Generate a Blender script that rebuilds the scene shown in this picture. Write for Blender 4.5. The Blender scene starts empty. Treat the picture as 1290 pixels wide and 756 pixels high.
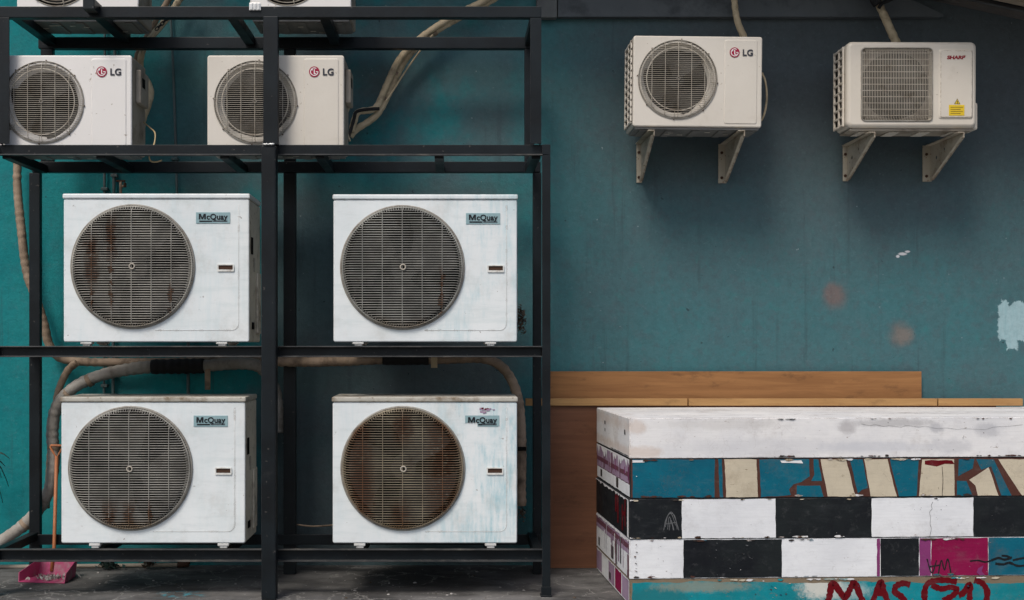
import bpy, bmesh, math, random
from mathutils import Vector, Matrix
from mathutils.geometry import tessellate_polygon
R = math.radians
random.seed(7)
scene = bpy.context.scene
COL = scene.collection

# ------------------------------------------------------------------ camera model
F = 1554.0; VX, VY = 570.0, 430.0; CH = 1.258        # focal length in photo pixels, level horizon, eye height
def P(px, py, Y): return Vector(((px-VX)/F*Y, Y, CH-(py-VY)/F*Y))
def PX(px, Y): return (px-VX)/F*Y
def PZ(py, Y): return CH-(py-VY)/F*Y
WALL_Y = 6.93

# ------------------------------------------------------------------ materials
class G:
    def __init__(s, name):
        s.m = bpy.data.materials.new(name); s.m.use_nodes = True
        s.t = s.m.node_tree; s.t.nodes.clear()
        s.out = s.n('ShaderNodeOutputMaterial'); s.b = s.n('ShaderNodeBsdfPrincipled')
        s.t.links.new(s.b.outputs[0], s.out.inputs[0])
        tc = s.n('ShaderNodeTexCoord'); s.obj = tc.outputs['Object']
    def n(s, k, **kw):
        x = s.t.nodes.new(k)
        for a, v in kw.items(): setattr(x, a, v)
        return x
    def l(s, a, b): s.t.links.new(a, b)
    def put(s, sock, v):
        if isinstance(v, bpy.types.NodeSocket): s.l(v, sock)
        else: sock.default_value = v
    def mapping(s, loc=(0,0,0), sc=(1,1,1), vec=None):
        x = s.n('ShaderNodeMapping'); s.l(vec or s.obj, x.inputs[0])
        x.inputs['Location'].default_value = loc; x.inputs['Scale'].default_value = sc
        return x.outputs[0]
    def noise(s, scale, vec=None, detail=5, rough=.55, dist=0):
        x = s.n('ShaderNodeTexNoise'); x.inputs['Scale'].default_value = scale; x.inputs['Detail'].default_value = detail
        x.inputs['Roughness'].default_value = rough; x.inputs['Distortion'].default_value = dist
        s.l(vec or s.obj, x.inputs['Vector']); return x.outputs[0]
    def ramp(s, f, a, b, smooth=True):
        x = s.n('ShaderNodeMapRange'); x.interpolation_type = 'SMOOTHSTEP' if smooth else 'LINEAR'
        s.put(x.inputs[0], f); x.inputs[1].default_value = a; x.inputs[2].default_value = b
        return x.outputs[0]
    def rng(s, f, a, b, c, d):
        x = s.n('ShaderNodeMapRange'); s.put(x.inputs[0], f)
        for i, v in enumerate((a,b,c,d)): x.inputs[i+1].default_value = v
        return x.outputs[0]
    def mix(s, f, a, b, mode='MIX'):
        x = s.n('ShaderNodeMix', data_type='RGBA', blend_type=mode)
        s.put(x.inputs[0], f)
        for i, v in ((6,a),(7,b)):
            s.put(x.inputs[i], v if isinstance(v, bpy.types.NodeSocket) else (v[0],v[1],v[2],1))
        return x.outputs[2]
    def math(s, op, a, b=0.0, c=0.0):
        x = s.n('ShaderNodeMath', operation=op)
        for i, v in enumerate((a,b,c)): s.put(x.inputs[i], v)
        return x.outputs[0]
    def xyz(s, vec=None):
        x = s.n('ShaderNodeSeparateXYZ'); s.l(vec or s.obj, x.inputs[0]); return x.outputs
    def bump(s, h, strength, dist=.01):
        x = s.n('ShaderNodeBump'); x.inputs['Strength'].default_value = strength; x.inputs['Distance'].default_value = dist
        s.put(x.inputs['Height'], h); s.l(x.outputs[0], s.b.inputs['Normal'])
    def edge(s, radius):
        bv = s.n('ShaderNodeBevel', samples=4); bv.inputs[0].default_value = radius
        ge = s.n('ShaderNodeNewGeometry'); d = s.n('ShaderNodeVectorMath', operation='DOT_PRODUCT')
        s.l(bv.outputs[0], d.inputs[0]); s.l(ge.outputs['Normal'], d.inputs[1])
        return s.ramp(d.outputs['Value'], .99, .75)
    def fin(s, col, rough=.5, metal=0, spec=.4):
        s.put(s.b.inputs['Base Color'], col if isinstance(col, bpy.types.NodeSocket) else (*col,1))
        s.put(s.b.inputs['Roughness'], rough); s.b.inputs['Metallic'].default_value = metal
        s.b.inputs['Specular IOR Level'].default_value = spec
        return s.m

def dirty(name, col, col2=None, scale=3, dirt=(.1,.08,.06), amt=.35, dscale=6, rough=.5, edge=0, edgecol=None, seed=0,
          stretch=(1,1,1), bump=.15, bscale=60, spec=.4, metal=0, spots=0):
    g = G(name); sv = g.mapping((seed*3.1, seed*1.7, seed*2.3), stretch)
    sv0 = g.mapping((seed*2.1+.4, seed*.7, seed*1.3))
    n1 = g.noise(scale, sv)
    c = g.mix(g.ramp(n1, .3, .7), col, col2 or tuple(.85*v for v in col))
    n2 = g.noise(dscale, sv, 8, .65)
    c = g.mix(g.math('MULTIPLY', g.ramp(n2, .62-.3*amt, .9-.35*amt), min(1,.35+amt)), c, dirt)
    if spots:
        n3 = g.noise(45, sv0, 3, .5)
        c = g.mix(g.math('MULTIPLY', g.ramp(n3, .72-.12*spots, .76-.12*spots), .75), c, dirt)
    if edge:
        e = g.edge(edge); n4 = g.noise(28, sv0, 6, .7)
        c = g.mix(g.math('MULTIPLY', e, g.ramp(n4, .4, .58)), c, edgecol or dirt)
    r = g.rng(n2, .2, .8, max(.05,rough-.12), min(1,rough+.15))
    if bump: g.bump(g.noise(bscale, sv0, 6, .6), bump, .004)
    return g.fin(c, r, metal, spec)

def flat(name, col, rough=.6, spec=.3, metal=0): return G(name).fin(col, rough, metal, spec)

# casing of the big white condensers, one finish each (chalky blue streaks, rust at the edges)
def casing_mat(name, seed, blue=.4, grime=.3, streak_side=True):
    g = G(name); v = g.mapping((seed*3.3, seed, seed*1.9)); vs = g.mapping((seed*2.3, seed, seed), (5,5,2.0)); vf = g.mapping((seed*1.3, seed, seed), (40,40,5))
    vh = g.mapping((seed*1.3, 0, seed*4.), (1.6,1.6,11))
    c = g.mix(g.ramp(g.noise(2.5, v), .3,.7), (.76,.79,.79), (.69,.725,.73))
    m = g.math('MULTIPLY', g.math('MULTIPLY', g.ramp(g.noise(1.3, vs, 9, .72), .40,.60), g.rng(g.noise(1.5, vf, 5,.6),.38,.62,.25,1.0)), blue)
    if streak_side:
        x = g.xyz(); m = g.math('MULTIPLY', m, g.rng(x[0], -.1,.28,.15,1.)); 
    c = g.mix(m, c, (.37,.56,.61))
    c = g.mix(g.math('MULTIPLY', g.ramp(g.noise(2.0, vh, 7, .6), .5,.72), .35), c, (.52,.60,.605))
    c = g.mix(g.math('MULTIPLY', g.ramp(g.noise(5, v, 9, .74), .49,.72), grime*.8), c, (.33,.29,.22))
    c = g.mix(g.math('MULTIPLY', g.ramp(g.noise(38, v, 3), .72,.76), .6), c, (.16,.12,.09))
    c = g.mix(g.math('MULTIPLY', g.ramp(g.noise(6, g.mapping((seed,0,seed*2),(1,1,5)), 9,.75), .5,.7), .4), c, (.56,.60,.60))
    e = g.edge(.011)
    c = g.mix(g.math('MULTIPLY', e, g.ramp(g.noise(22, v, 6, .7), .47,.6)), c, (.12,.075,.045))
    g.bump(g.noise(30, v, 4), .06, .004)
    return g.fin(c, .42, 0, .4)

# wires of a fan grille with rust runs at given local x positions
def grille_mat(name, seed, col, runs=(), rust=.3, low=0.0, zc=.37, zr=.3):
    g = G(name); v = g.mapping((seed*2.7, seed, seed*1.1)); x = g.xyz()
    c = g.mix(g.ramp(g.noise(8, v), .35,.65), col, tuple(.6*k for k in col))
    c = g.mix(g.math('MULTIPLY', g.ramp(g.noise(9, v, 8, .7), .62-.2*rust, .74-.2*rust), min(1,rust+.35)), c, (.10,.045,.02))
    for (rx, rz0, rz1, w) in runs:
        d = g.math('ABSOLUTE', g.math('SUBTRACT', x[0], rx))
        wob = g.math('MULTIPLY', g.math('SUBTRACT', g.noise(25, v, 5, .7), .5), .10)
        m = g.ramp(g.math('ADD', d, wob), w*1.35, w*.3)
        zz = g.math('MULTIPLY', g.ramp(x[2], rz0-.05, rz0+.05), g.ramp(x[2], rz1+.05, rz1-.05))
        m = g.math('MULTIPLY', m, zz)
        m = g.math('MULTIPLY', m, g.ramp(g.noise(30, g.mapping((seed+rx*9,0,0),(1,1,1.6)), 7,.75), .30, .50))
        c = g.mix(g.math('MULTIPLY', m, .95), c, g.mix(g.noise(50, v, 3), (.17,.075,.028), (.075,.034,.016)))
    if low:
        m = g.ramp(g.math('ADD', x[2], g.math('MULTIPLY', g.noise(14, v), .08)), zc-zr*.62, zc-zr*.95)
        c = g.mix(g.math('MULTIPLY', m, low), c, (.20,.13,.06))
    return g.fin(c, .55, 0, .35)

M = {}
M['rack'] = dirty('rack_black_paint', (.0045,.006,.0075), (.008,.012,.015), 5, (.07,.065,.06), .06, 7, .42, .003, (.10,.095,.09), bump=.12, spots=.22, spec=.22)
M['lip'] = dirty('rack_lip_highlight', (.05,.05,.05), (.02,.022,.024), 9, (.16,.145,.12), .4, 8, .45, bump=.1, spec=.3)  # paler rail lips, the bright edge highlight painted into their colour
M['dark'] = flat('dark_interior', (.007,.0065,.006), .85, .08)
M['coil'] = flat('coil_fins', (.007,.0068,.006), .7, .1)
M['blade'] = dirty('fan_blade', (.018,.017,.015), (.028,.026,.022), 6, rough=.6, amt=.2, spec=.2)
M['lid'] = dirty('lid_paint', (.50,.48,.42), (.40,.385,.335), 5, (.16,.11,.065), .6, 9, .5, .008, (.10,.06,.03), spots=.5)
M['side'] = dirty('side_panel_paint', (.66,.62,.52), (.58,.54,.45), 4, (.15,.11,.07), .4, 7, .5, .008, (.12,.07,.04), spots=.4)
M['foot'] = dirty('rubber_foot', (.62,.62,.60), (.5,.5,.48), 20, (.2,.17,.14), .4, 20, .6)
M['slot'] = dirty('slot_frame', (.72,.72,.68), None, 8, (.25,.16,.1), .4, 20, .5)
M['badge'] = dirty('badge_plate', (.27,.40,.42), (.22,.34,.37), 12, (.5,.55,.55), .25, 25, .4)
M['ink'] = flat('badge_ink', (.008,.010,.013), .4)
M['seam'] = flat('panel_seam_shade', (.52,.53,.52), .7)
M['beige'] = dirty('beige_casing', (.64,.595,.525), (.59,.545,.475), 2.5, (.30,.24,.17), .14, 4, .45, .007, (.20,.14,.08), spots=.08)
M['beige_white'] = dirty('aged_white_casing', (.76,.735,.705), (.71,.685,.655), 2.5, (.28,.22,.15), .22, 4, .45, .007, (.2,.14,.09), spots=.2, seed=3)
M['beige_sharp'] = dirty('cream_casing', (.63,.575,.495), (.57,.52,.44), 2.5, (.28,.22,.15), .16, 4, .42, .007, (.2,.14,.08), spots=.1, seed=5)
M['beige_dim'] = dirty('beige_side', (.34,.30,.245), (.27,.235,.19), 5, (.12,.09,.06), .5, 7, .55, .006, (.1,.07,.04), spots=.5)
M['wire_beige'] = dirty('beige_wire', (.44,.40,.335), (.36,.32,.26), 9, (.14,.10,.06), .35, 12, .5, bump=0)
M['rim'] = dirty('grille_rim', (.30,.285,.25), (.2,.18,.15), 14, (.09,.07,.05), .4, 14, .5, bump=0)
M['shroud_tan'] = flat('shroud_tan', (.15,.13,.105), .7)
M['pan'] = dirty('base_pan', (.13,.13,.125), (.20,.195,.185), 7, (.2,.19,.17), .3, 12, .55, spots=.4)
M['logo_red'] = flat('logo_red', (.30,.008,.04), .4)
M['logo_white'] = flat('logo_white', (.8,.78,.76), .4)
M['logo_grey'] = flat('logo_grey', (.035,.035,.045), .4)
M['sharp_red'] = flat('lettering_red', (.22,.012,.02), .4)
M['yellow'] = dirty('warning_yellow', (.72,.50,.02), None, 10, rough=.5, amt=.1)
M['bracket'] = dirty('bracket_paint', (.46,.42,.34), (.38,.34,.27), 6, (.16,.09,.045), .42, 8, .5, .006, (.10,.05,.025), spots=.6)
M['rust'] = flat('rust', (.06,.03,.018), .8)
M['tape'] = dirty('hose_tape', (.33,.245,.175), (.22,.16,.11), 9, (.07,.05,.035), .5, 10, .75, bump=.5, bscale=40)
M['tape_pale'] = dirty('hose_tape_pale', (.56,.46,.31), (.44,.35,.225), 9, (.12,.09,.06), .45, 12, .7, bump=.5, bscale=40, seed=2)
M['tape_grey'] = dirty('hose_tape_grey', (.36,.335,.30), (.24,.215,.185), 8, (.08,.07,.06), .45, 12, .75, bump=.6, bscale=35, seed=4)
M['foam'] = dirty('black_foam', (.008,.008,.009), (.015,.014,.014), 12, (.05,.04,.035), .2, 12, .8, bump=.5)
M['conduit'] = dirty('conduit_paint', (.05,.10,.105), (.09,.11,.11), 8, (.2,.2,.19), .3, 9, .5)
M['cable'] = dirty('cable_sheath', (.42,.32,.17), (.32,.24,.13), 14, rough=.55, amt=.2)
M['steel'] = dirty('galvanised', (.72,.72,.70), (.55,.55,.54), 25, rough=.35, amt=.1, metal=.3)
M['pipe_floor'] = dirty('floor_pipe', (.36,.31,.25), (.26,.22,.175), 6, (.10,.085,.07), .4, 9, .6)
M['orange'] = dirty('orange_handle', (.50,.185,.075), (.40,.14,.055), 9, (.12,.06,.04), .35, 16, .5)
M['pink'] = dirty('pink_plastic', (.42,.05,.15), (.33,.038,.115), 8, (.27,.22,.22), .45, 14, .5)
M['dust'] = dirty('dust', (.42,.40,.38), (.2,.19,.18), 30, rough=.9, amt=.4)
M['leaf'] = dirty('dark_leaf', (.012,.03,.03), (.02,.04,.03), 8, rough=.5, amt=.1)
M['scrap'] = dirty('brown_scrap', (.055,.04,.028), (.09,.065,.045), 30, rough=.9, amt=.3)
M['concrete'] = dirty('grey_concrete', (.12,.13,.13), (.085,.09,.095), 6, (.05,.05,.05), .4, 6, .8, bump=.4)
M['roof'] = dirty('roof_sheet', (.13,.12,.115), (.09,.085,.08), 4, (.1,.08,.06), .4, 6, .6)
M['purlin'] = dirty('pale_purlin', (.48,.40,.31), (.40,.33,.25), 6, (.2,.15,.1), .3, 8, .6)

def wood(name, c1, c2, seed=0, dark=(.05,.025,.012)):
    g = G(name); v = g.mapping((seed,seed*2,seed*3), (1,1,14)); v2 = g.mapping((seed*2,seed,seed))
    n = g.noise(2.2, v, 7, .6, .6)
    c = g.mix(g.ramp(n,.3,.7), c1, c2)
    c = g.mix(g.math('MULTIPLY', g.ramp(g.noise(9, v, 6,.7),.55,.75), .5), c, tuple(.55*k for k in c1))
    c = g.mix(g.math('MULTIPLY', g.ramp(g.noise(4, g.mapping((seed*2,seed,seed),(1,1,2.2)), 8,.75),.53,.70), .5), c, dark)
    g.bump(n, .12, .004)
    return g.fin(c, .6, 0, .25)
M['ply'] = wood('plywood', (.285,.135,.050), (.21,.095,.034), 1)
M['hard'] = wood('hardboard', (.155,.068,.036), (.12,.05,.026), 3)
M['batten'] = wood('batten_wood', (.39,.225,.09), (.30,.16,.06), 5)

def block_paint(name, col, dark=(.10,.07,.05), chip=.4, seed=0, col2=None, pale=None, marks=()):
    g = G(name); v = g.mapping((seed*1.7,seed,seed*.9)); vs = g.mapping((seed,seed,seed*2), (2,2,6))
    c = g.mix(g.ramp(g.noise(3.5, v, 6,.6),.3,.7), col, col2 or tuple(.82*k for k in col))
    c = g.mix(g.math('MULTIPLY', g.ramp(g.noise(3, vs, 8,.7),.5,.75), .28), c, pale or tuple(.5*k+.12 for k in col))
    vb = g.mapping((seed,seed,seed),(1.5,1.5,30)); c = g.mix(g.math('MULTIPLY', g.ramp(g.noise(4, vb, 6,.7),.45,.7), .25), c, tuple(.66*k for k in col))
    c = g.mix(g.math('MULTIPLY', g.ramp(g.noise(17, g.mapping((seed*4,seed,seed*3)), 9,.78),.54,.70), .45), c, tuple(.55*k+.09 for k in col))
    c = g.mix(g.math('MULTIPLY', g.ramp(g.noise(4, v, 10,.75),.50,.70), chip*.6), c, dark)
    c = g.mix(g.math('MULTIPLY', g.ramp(g.noise(26, g.mapping((seed*1.7,seed,seed*.9),(.7,1,1.6)), 7,.72),.69-.10*chip,.71-.10*chip), .85), c, dark)
    xo = g.xyz()
    for (mx, mz, rx, rz, mc, amt, ns) in marks:
        dx = g.math('DIVIDE', g.math('SUBTRACT', xo[0], mx), rx); dz = g.math('DIVIDE', g.math('SUBTRACT', xo[2], mz), rz)
        dd = g.math('SQRT', g.math('ADD', g.math('MULTIPLY', dx, dx), g.math('MULTIPLY', dz, dz)))
        dd = g.math('ADD', dd, g.math('MULTIPLY', g.math('SUBTRACT', g.noise(ns, g.mapping((mx*5,0,mz)), 8,.75), .5), 1.9))
        c = g.mix(g.math('MULTIPLY', g.ramp(dd, 1.25, .45), amt), c, mc)
    e = g.edge(.012)
    c = g.mix(g.math('MULTIPLY', e, g.ramp(g.noise(20, v, 6,.7),.46,.54)), c, dark)
    # fine cracks in the paint
    w = g.n('ShaderNodeTexVoronoi', feature='DISTANCE_TO_EDGE'); w.inputs['Scale'].default_value = 5
    dv = g.n('ShaderNodeVectorMath', operation='ADD'); nz = g.n('ShaderNodeTexNoise'); nz.inputs['Scale'].default_value = 6
    g.l(v, nz.inputs['Vector']); g.l(nz.outputs['Color'], dv.inputs[0]); g.l(v, dv.inputs[1]); g.l(dv.outputs[0], w.inputs['Vector'])
    ck = g.math('MULTIPLY', g.ramp(w.outputs[0], .010,.003), g.ramp(g.noise(2.5, v, 3),.5,.62))
    c = g.mix(g.math('MULTIPLY', ck, .22), c, dark)
    g.bump(g.noise(18, v, 8,.65), .3, .006)
    return g.fin(c, g.rng(g.noise(6,v),.3,.7,.55,.8), 0, .14)
B = {}
B['white'] = block_paint('block_white', (.78,.77,.765), (.26,.21,.175), .6, 1, (.66,.66,.675), (.50,.51,.55))
B['white_top'] = block_paint('block_white_worn', (.79,.775,.76), (.26,.21,.175), .6, 1, (.68,.675,.68), (.50,.51,.55), (
  (.03,.15,.05,.04,(.55,.42,.33),.45,16),(.06,.03,.12,.03,(.55,.42,.33),.5,18),
  (1.05,.145,.05,.035,(.42,.40,.40),.7,18),(1.48,.14,.04,.025,(.42,.42,.44),.7,18),(1.73,.13,.06,.04,(.46,.46,.48),.7,14),
  (1.28,.165,.22,.022,(.40,.39,.39),.65,22),(1.55,.05,.12,.04,(.50,.50,.52),.6,16),(.7,.05,.5,.05,(.56,.56,.58),.5,6),(.45,.16,.3,.03,(.56,.54,.52),.5,8),
  (1.2,.05,.3,.03,(.50,.51,.55),.5,9)))
B['white2'] = block_paint('block_white_cool', (.78,.79,.80), (.24,.21,.19), .42, 2, (.68,.69,.71), (.54,.55,.58))
B['teal'] = block_paint('block_teal', (.003,.125,.185), (.13,.085,.06), .6, 3, (.004,.085,.135))
B['aqua'] = block_paint('block_aqua', (.006,.26,.31), (.16,.14,.11), .75, 4, (.006,.17,.20), (.05,.38,.42), ((.93,.08,.13,.06,(.62,.60,.54),.9,24),(1.05,.06,.12,.05,(.45,.52,.50),.6,30),(.12,.04,.2,.06,(.02,.12,.13),.6,22),(.35,.09,.25,.03,(.30,.26,.19),.6,26)))
B['cream'] = block_paint('block_cream', (.58,.51,.385), (.20,.15,.10), .65, 5, (.50,.44,.335))
B['brown'] = block_paint('block_brown', (.085,.034,.025), (.05,.03,.02), .4, 6)
B['black'] = block_paint('block_black', (.007,.008,.011), (.05,.05,.05), .25, 7, (.014,.018,.019), (.06,.065,.07))
B['magenta'] = block_paint('block_magenta', (.19,.003,.042), (.07,.01,.02), .35, 8, (.24,.006,.06))
B['purple'] = block_paint('block_purple', (.22,.04,.15), (.12,.05,.09), .3, 9)
B['mauve'] = block_paint('block_mauve', (.36,.26,.36), (.12,.06,.08), .5, 10, (.28,.19,.27))
B['plum'] = block_paint('block_plum', (.15,.055,.08), (.06,.03,.04), .5, 11)
B['red'] = block_paint('block_red', (.125,.002,.006), (.05,.008,.012), .45, 12)
B['grey'] = block_paint('block_grey', (.14,.145,.15), (.04,.04,.04), .6, 13)
B['raw'] = block_paint('block_raw_wood', (.22,.17,.115), (.06,.04,.03), .5, 14)
B['stain'] = block_paint('block_warm_stain', (.66,.57,.49), (.35,.24,.18), .6, 15, (.70,.64,.58))
B['smudge'] = block_paint('block_smudge', (.52,.52,.53), (.2,.18,.17), .7, 16, (.62,.62,.63))
B['line'] = flat('block_crack', (.035,.028,.025), .9)

# ------------------------------------------------------------------ mesh building
class MB:
    def __init__(s): s.bm = bmesh.new(); s.mats = []
    def mi(s, m):
        if m not in s.mats: s.mats.append(m)
        return s.mats.index(m)
    def face(s, vs, m, smooth=False):
        try: f = s.bm.faces.new(vs)
        except ValueError: return None
        f.material_index = s.mi(m); f.smooth = smooth; return f
    def box(s, x0,x1,y0,y1,z0,z1, m, bevel=0, seg=2):
        bm = bmesh.new()
        vs = [bm.verts.new((x,y,z)) for x in (x0,x1) for y in (y0,y1) for z in (z0,z1)]
        for q in ((0,1,3,2),(4,6,7,5),(0,4,5,1),(2,3,7,6),(0,2,6,4),(1,5,7,3)): bm.faces.new([vs[i] for i in q])
        bmesh.ops.recalc_face_normals(bm, faces=bm.faces)
        if bevel: bmesh.ops.bevel(bm, geom=bm.edges[:], offset=bevel, segments=seg, affect='EDGES', profile=.5)
        s.add(bm, m); bm.free()
    def add(s, bm, m, mat=None, smooth=None):
        d = {}
        for v in bm.verts: d[v] = s.bm.verts.new(mat @ v.co if mat else v.co)
        for f in bm.faces: s.face([d[v] for v in f.verts], m, f.smooth if smooth is None else smooth)
    def hull(s, pts, quads, m):
        vs = [s.bm.verts.new(p) for p in pts]
        for q in quads: s.face([vs[i] for i in q], m)
    def bar(s, a, b, w, h, m, up=Vector((0,0,1)), bevel=.003):
        a, b = Vector(a), Vector(b); d = (b-a); L = d.length; d.normalize()
        sd = d.cross(up).normalized(); u = sd.cross(d).normalized()
        t = MB(); t.box(-w/2,w/2,0,L,-h/2,h/2,m,bevel)
        mat = Matrix((sd, d, u)).transposed().to_4x4(); mat.translation = a
        s.add(t.bm, m, mat); t.bm.free()
    def tube(s, pts, r, m, seg=10, cap=True, closed=False, smooth=True, rot=0, phase=None):
        pts = [Vector(p) for p in pts]; n = len(pts); rings = []
        rr = r if callable(r) else (lambda i: r)
        ref = None
        for i in range(n):
            if closed: t = pts[(i+1)%n]-pts[i-1]
            else: t = pts[min(i+1,n-1)]-pts[max(i-1,0)]
            t.normalize()
            if ref is None:
                ref = Vector((0,0,1)) if abs(t.z) < .9 else Vector((0,1,0))
                if phase: ref = Vector(phase)
            ref = (ref - t*ref.dot(t)).normalized(); b = t.cross(ref)
            k = rr(i)
            rings.append([s.bm.verts.new(pts[i]+(ref*math.cos(rot+2*math.pi*j/seg)+b*math.sin(rot+2*math.pi*j/seg))*k) for j in range(seg)])
        for i in range(n if closed else n-1):
            A, C = rings[i], rings[(i+1)%n]
            for j in range(seg): s.face([A[j],A[(j+1)%seg],C[(j+1)%seg],C[j]], m, smooth)
        if cap and not closed: s.face(rings[0][::-1], m); s.face(rings[-1], m)
    def ring(s, cx, cy, cz, r, k, m, n=72, seg=8):
        s.tube([(cx+r*math.cos(2*math.pi*i/n), cy, cz+r*math.sin(2*math.pi*i/n)) for i in range(n)], k, m, seg, closed=True, phase=(0,1,0))
    def disc(s, cx, cy, cz, r, m, n=48):
        s.face([s.bm.verts.new((cx+r*math.cos(2*math.pi*i/n), cy, cz+r*math.sin(2*math.pi*i/n))) for i in range(n)], m)
    def poly(s, loops, m, f):           # polygons with holes in 2-D, mapped by f(u,v)
        L = [[Vector((u,v,0)) for u,v in lp] for lp in loops]
        tri = tessellate_polygon(L); fl = [p for lp in L for p in lp]
        vs = [s.bm.verts.new(f(p.x,p.y)) for p in fl]
        for t in tri: s.face([vs[i] for i in t], m)
        return vs
    def build(s, name, parent=None, loc=None, fix=True, rot=None):
        if fix: bmesh.ops.recalc_face_normals(s.bm, faces=s.bm.faces)
        me = bpy.data.meshes.new(name); s.bm.to_mesh(me); s.bm.free()
        for m in s.mats: me.materials.append(m)
        o = bpy.data.objects.new(name, me); COL.objects.link(o)
        if parent: o.parent = parent
        if loc is not None: o.location = loc
        if rot is not None: o.rotation_euler = rot
        return o

def tag(o, label, cat, group=None, kind=None):
    o['label'] = label; o['category'] = cat
    if group: o['group'] = group
    if kind: o['kind'] = kind
    return o
def thing(name, loc, label, cat, group=None, rot=(0,0,0)):
    o = bpy.data.objects.new(name, None); COL.objects.link(o); o.empty_display_size = .1
    o.location = loc; o.rotation_euler = rot
    return tag(o, label, cat, group)
def text_mesh(body, size, m, name, parent, x, y, z, bold=0, width=1.0, shear=0, align='LEFT', space=1.0):
    cu = bpy.data.curves.new('lettering', 'FONT'); cu.body = body; cu.size = size; cu.offset = bold*size; cu.extrude = .0006
    cu.shear = shear; cu.align_x = align; cu.space_character = space; cu.resolution_u = 4
    to = bpy.data.objects.new('lettering', cu); COL.objects.link(to)
    dg = bpy.context.evaluated_depsgraph_get(); me = bpy.data.meshes.new_from_object(to.evaluated_get(dg))
    bpy.data.objects.remove(to); bpy.data.curves.remove(cu)
    for v in me.vertices: a = v.co.copy(); v.co = (a.x*width+x, -a.z+y, a.y+z)
    me.materials.clear(); me.materials.append(m); me.name = name
    o = bpy.data.objects.new(name, me); COL.objects.link(o); o.parent = parent
    return o
def rrect(x0,x1,z0,z1,r,n=5):
    pts = []
    for cx,cz,a in ((x1-r,z0+r,-90),(x1-r,z1-r,0),(x0+r,z1-r,90),(x0+r,z0+r,180)):
        for i in range(n+1):
            t = R(a+90*i/n); pts.append((cx+r*math.cos(t), cz+r*math.sin(t)))
    return pts
def circ(cx,cz,r,n=72): return [(cx+r*math.cos(2*math.pi*i/n), cz+r*math.sin(2*math.pi*i/n)) for i in range(n)]
def spline(pts, k=8):
    pts = [Vector(p) for p in pts]; out = []
    for i in range(len(pts)-1):
        p0,p1,p2,p3 = pts[max(i-1,0)],pts[i],pts[i+1],pts[min(i+2,len(pts)-1)]
        for j in range(k):
            t = j/k
            out.append(.5*((2*p1)+(p2-p0)*t+(2*p0-5*p1+4*p2-p3)*t*t+(3*p1-p0-3*p2+p3)*t**3))
    out.append(pts[-1]); return out

def shell(mb, W, H, D, m, hole, bev, x0, y0, corner=.004, mside=None):
    """sheet metal box with an open front hole, softened edges; local x from x0, front at y0"""
    n = 5
    A = rrect(x0+bev, x0+W-bev, bev, H-bev, corner, n); Bm = rrect(x0+bev*.3, x0+W-bev*.3, bev*.3, H-bev*.3, corner+bev*.7, n)
    C = rrect(x0, x0+W, 0, H, corner+bev, n)
    fr = mb.poly([A, hole] if hole else [A], m, lambda u,v: Vector((u,y0,v)))
    ra = fr[:len(A)]
    def ring(q, y): return [mb.bm.verts.new((u,y,v)) for u,v in q]
    rb = ring(Bm, y0+bev*.3); rc = ring(C, y0+bev); rd = ring(C, y0+D)
    for p,q,mm,sm in ((ra,rb,m,True),(rb,rc,m,True),(rc,rd,mside or m,False)):
        for i in range(len(p)): mb.face([p[i],p[(i+1)%len(p)],q[(i+1)%len(p)],q[i]], mm, sm)
    mb.face(rd[::-1], mside or m)

def fan_parts(t, cx, cz, r, y0, depth, blades=3, turn=.3, part='fan'):
    d = MB(); n = 48
    a = [d.bm.verts.new((cx+r*math.cos(2*math.pi*i/n), y0+.002, cz+r*math.sin(2*math.pi*i/n))) for i in range(n)]
    b = [d.bm.verts.new((cx+r*.97*math.cos(2*math.pi*i/n), y0+depth, cz+r*.97*math.sin(2*math.pi*i/n))) for i in range(n)]
    for i in range(n): d.face([a[i],a[(i+1)%n],b[(i+1)%n],b[i]], M['dark'], True)
    d.face(b, M['coil']); d.build('fan_shroud', t, fix=False)
    f = MB(); yb = y0+depth*.45
    hubr = r*.2
    f.tube([(cx,yb-.02,cz),(cx,yb+.04,cz)], hubr, M['blade'], 24)
    for k in range(blades):
        t0 = turn+2*math.pi*k/blades; g = []
        for i in range(7):
            rad = hubr*.9+(r*.9-hubr*.9)*i/6; row = []
            for j in range(7):
                w = (j/6-.5)*(1.25+.25*i/6); an = t0+w+.25*(i/6)**2
                row.append(f.bm.verts.new((cx+rad*math.cos(an), yb+.035*(j/6-.5)*2, cz+rad*math.sin(an))))
            g.append(row)
        for i in range(6):
            for j in range(6): f.face([g[i][j],g[i+1][j],g[i+1][j+1],g[i][j+1]], M['blade'], True)
    f.build(part, t, fix=False)

# ------------------------------------------------------------------ setting
g = G('ground_concrete'); v = g.obj
c = g.mix(g.ramp(g.noise(1.3, v, 8,.65),.35,.7), (.060,.058,.056), (.18,.175,.168))
c = g.mix(g.math('MULTIPLY', g.ramp(g.noise(3.2, g.mapping((4,2,1),(1,2.5,1)), 9,.7),.45,.7), .75), c, (.035,.033,.032))
c = g.mix(g.math('MULTIPLY', g.ramp(g.noise(22, v, 8,.75),.57,.72), .5), c, (.32,.31,.29))
c = g.mix(g.ramp(g.noise(60, v, 3),.72,.76), c, (.45,.44,.42))
w = g.n('ShaderNodeTexVoronoi', feature='DISTANCE_TO_EDGE'); w.inputs['Scale'].default_value = 1.8
dv = g.n('ShaderNodeVectorMath', operation='ADD'); nz = g.n('ShaderNodeTexNoise'); nz.inputs['Scale'].default_value = 3; nz.inputs['Detail'].default_value = 6
g.l(v, nz.inputs['Vector']); g.l(nz.outputs['Color'], dv.inputs[0]); g.l(v, dv.inputs[1]); g.l(dv.outputs[0], w.inputs['Vector'])
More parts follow.
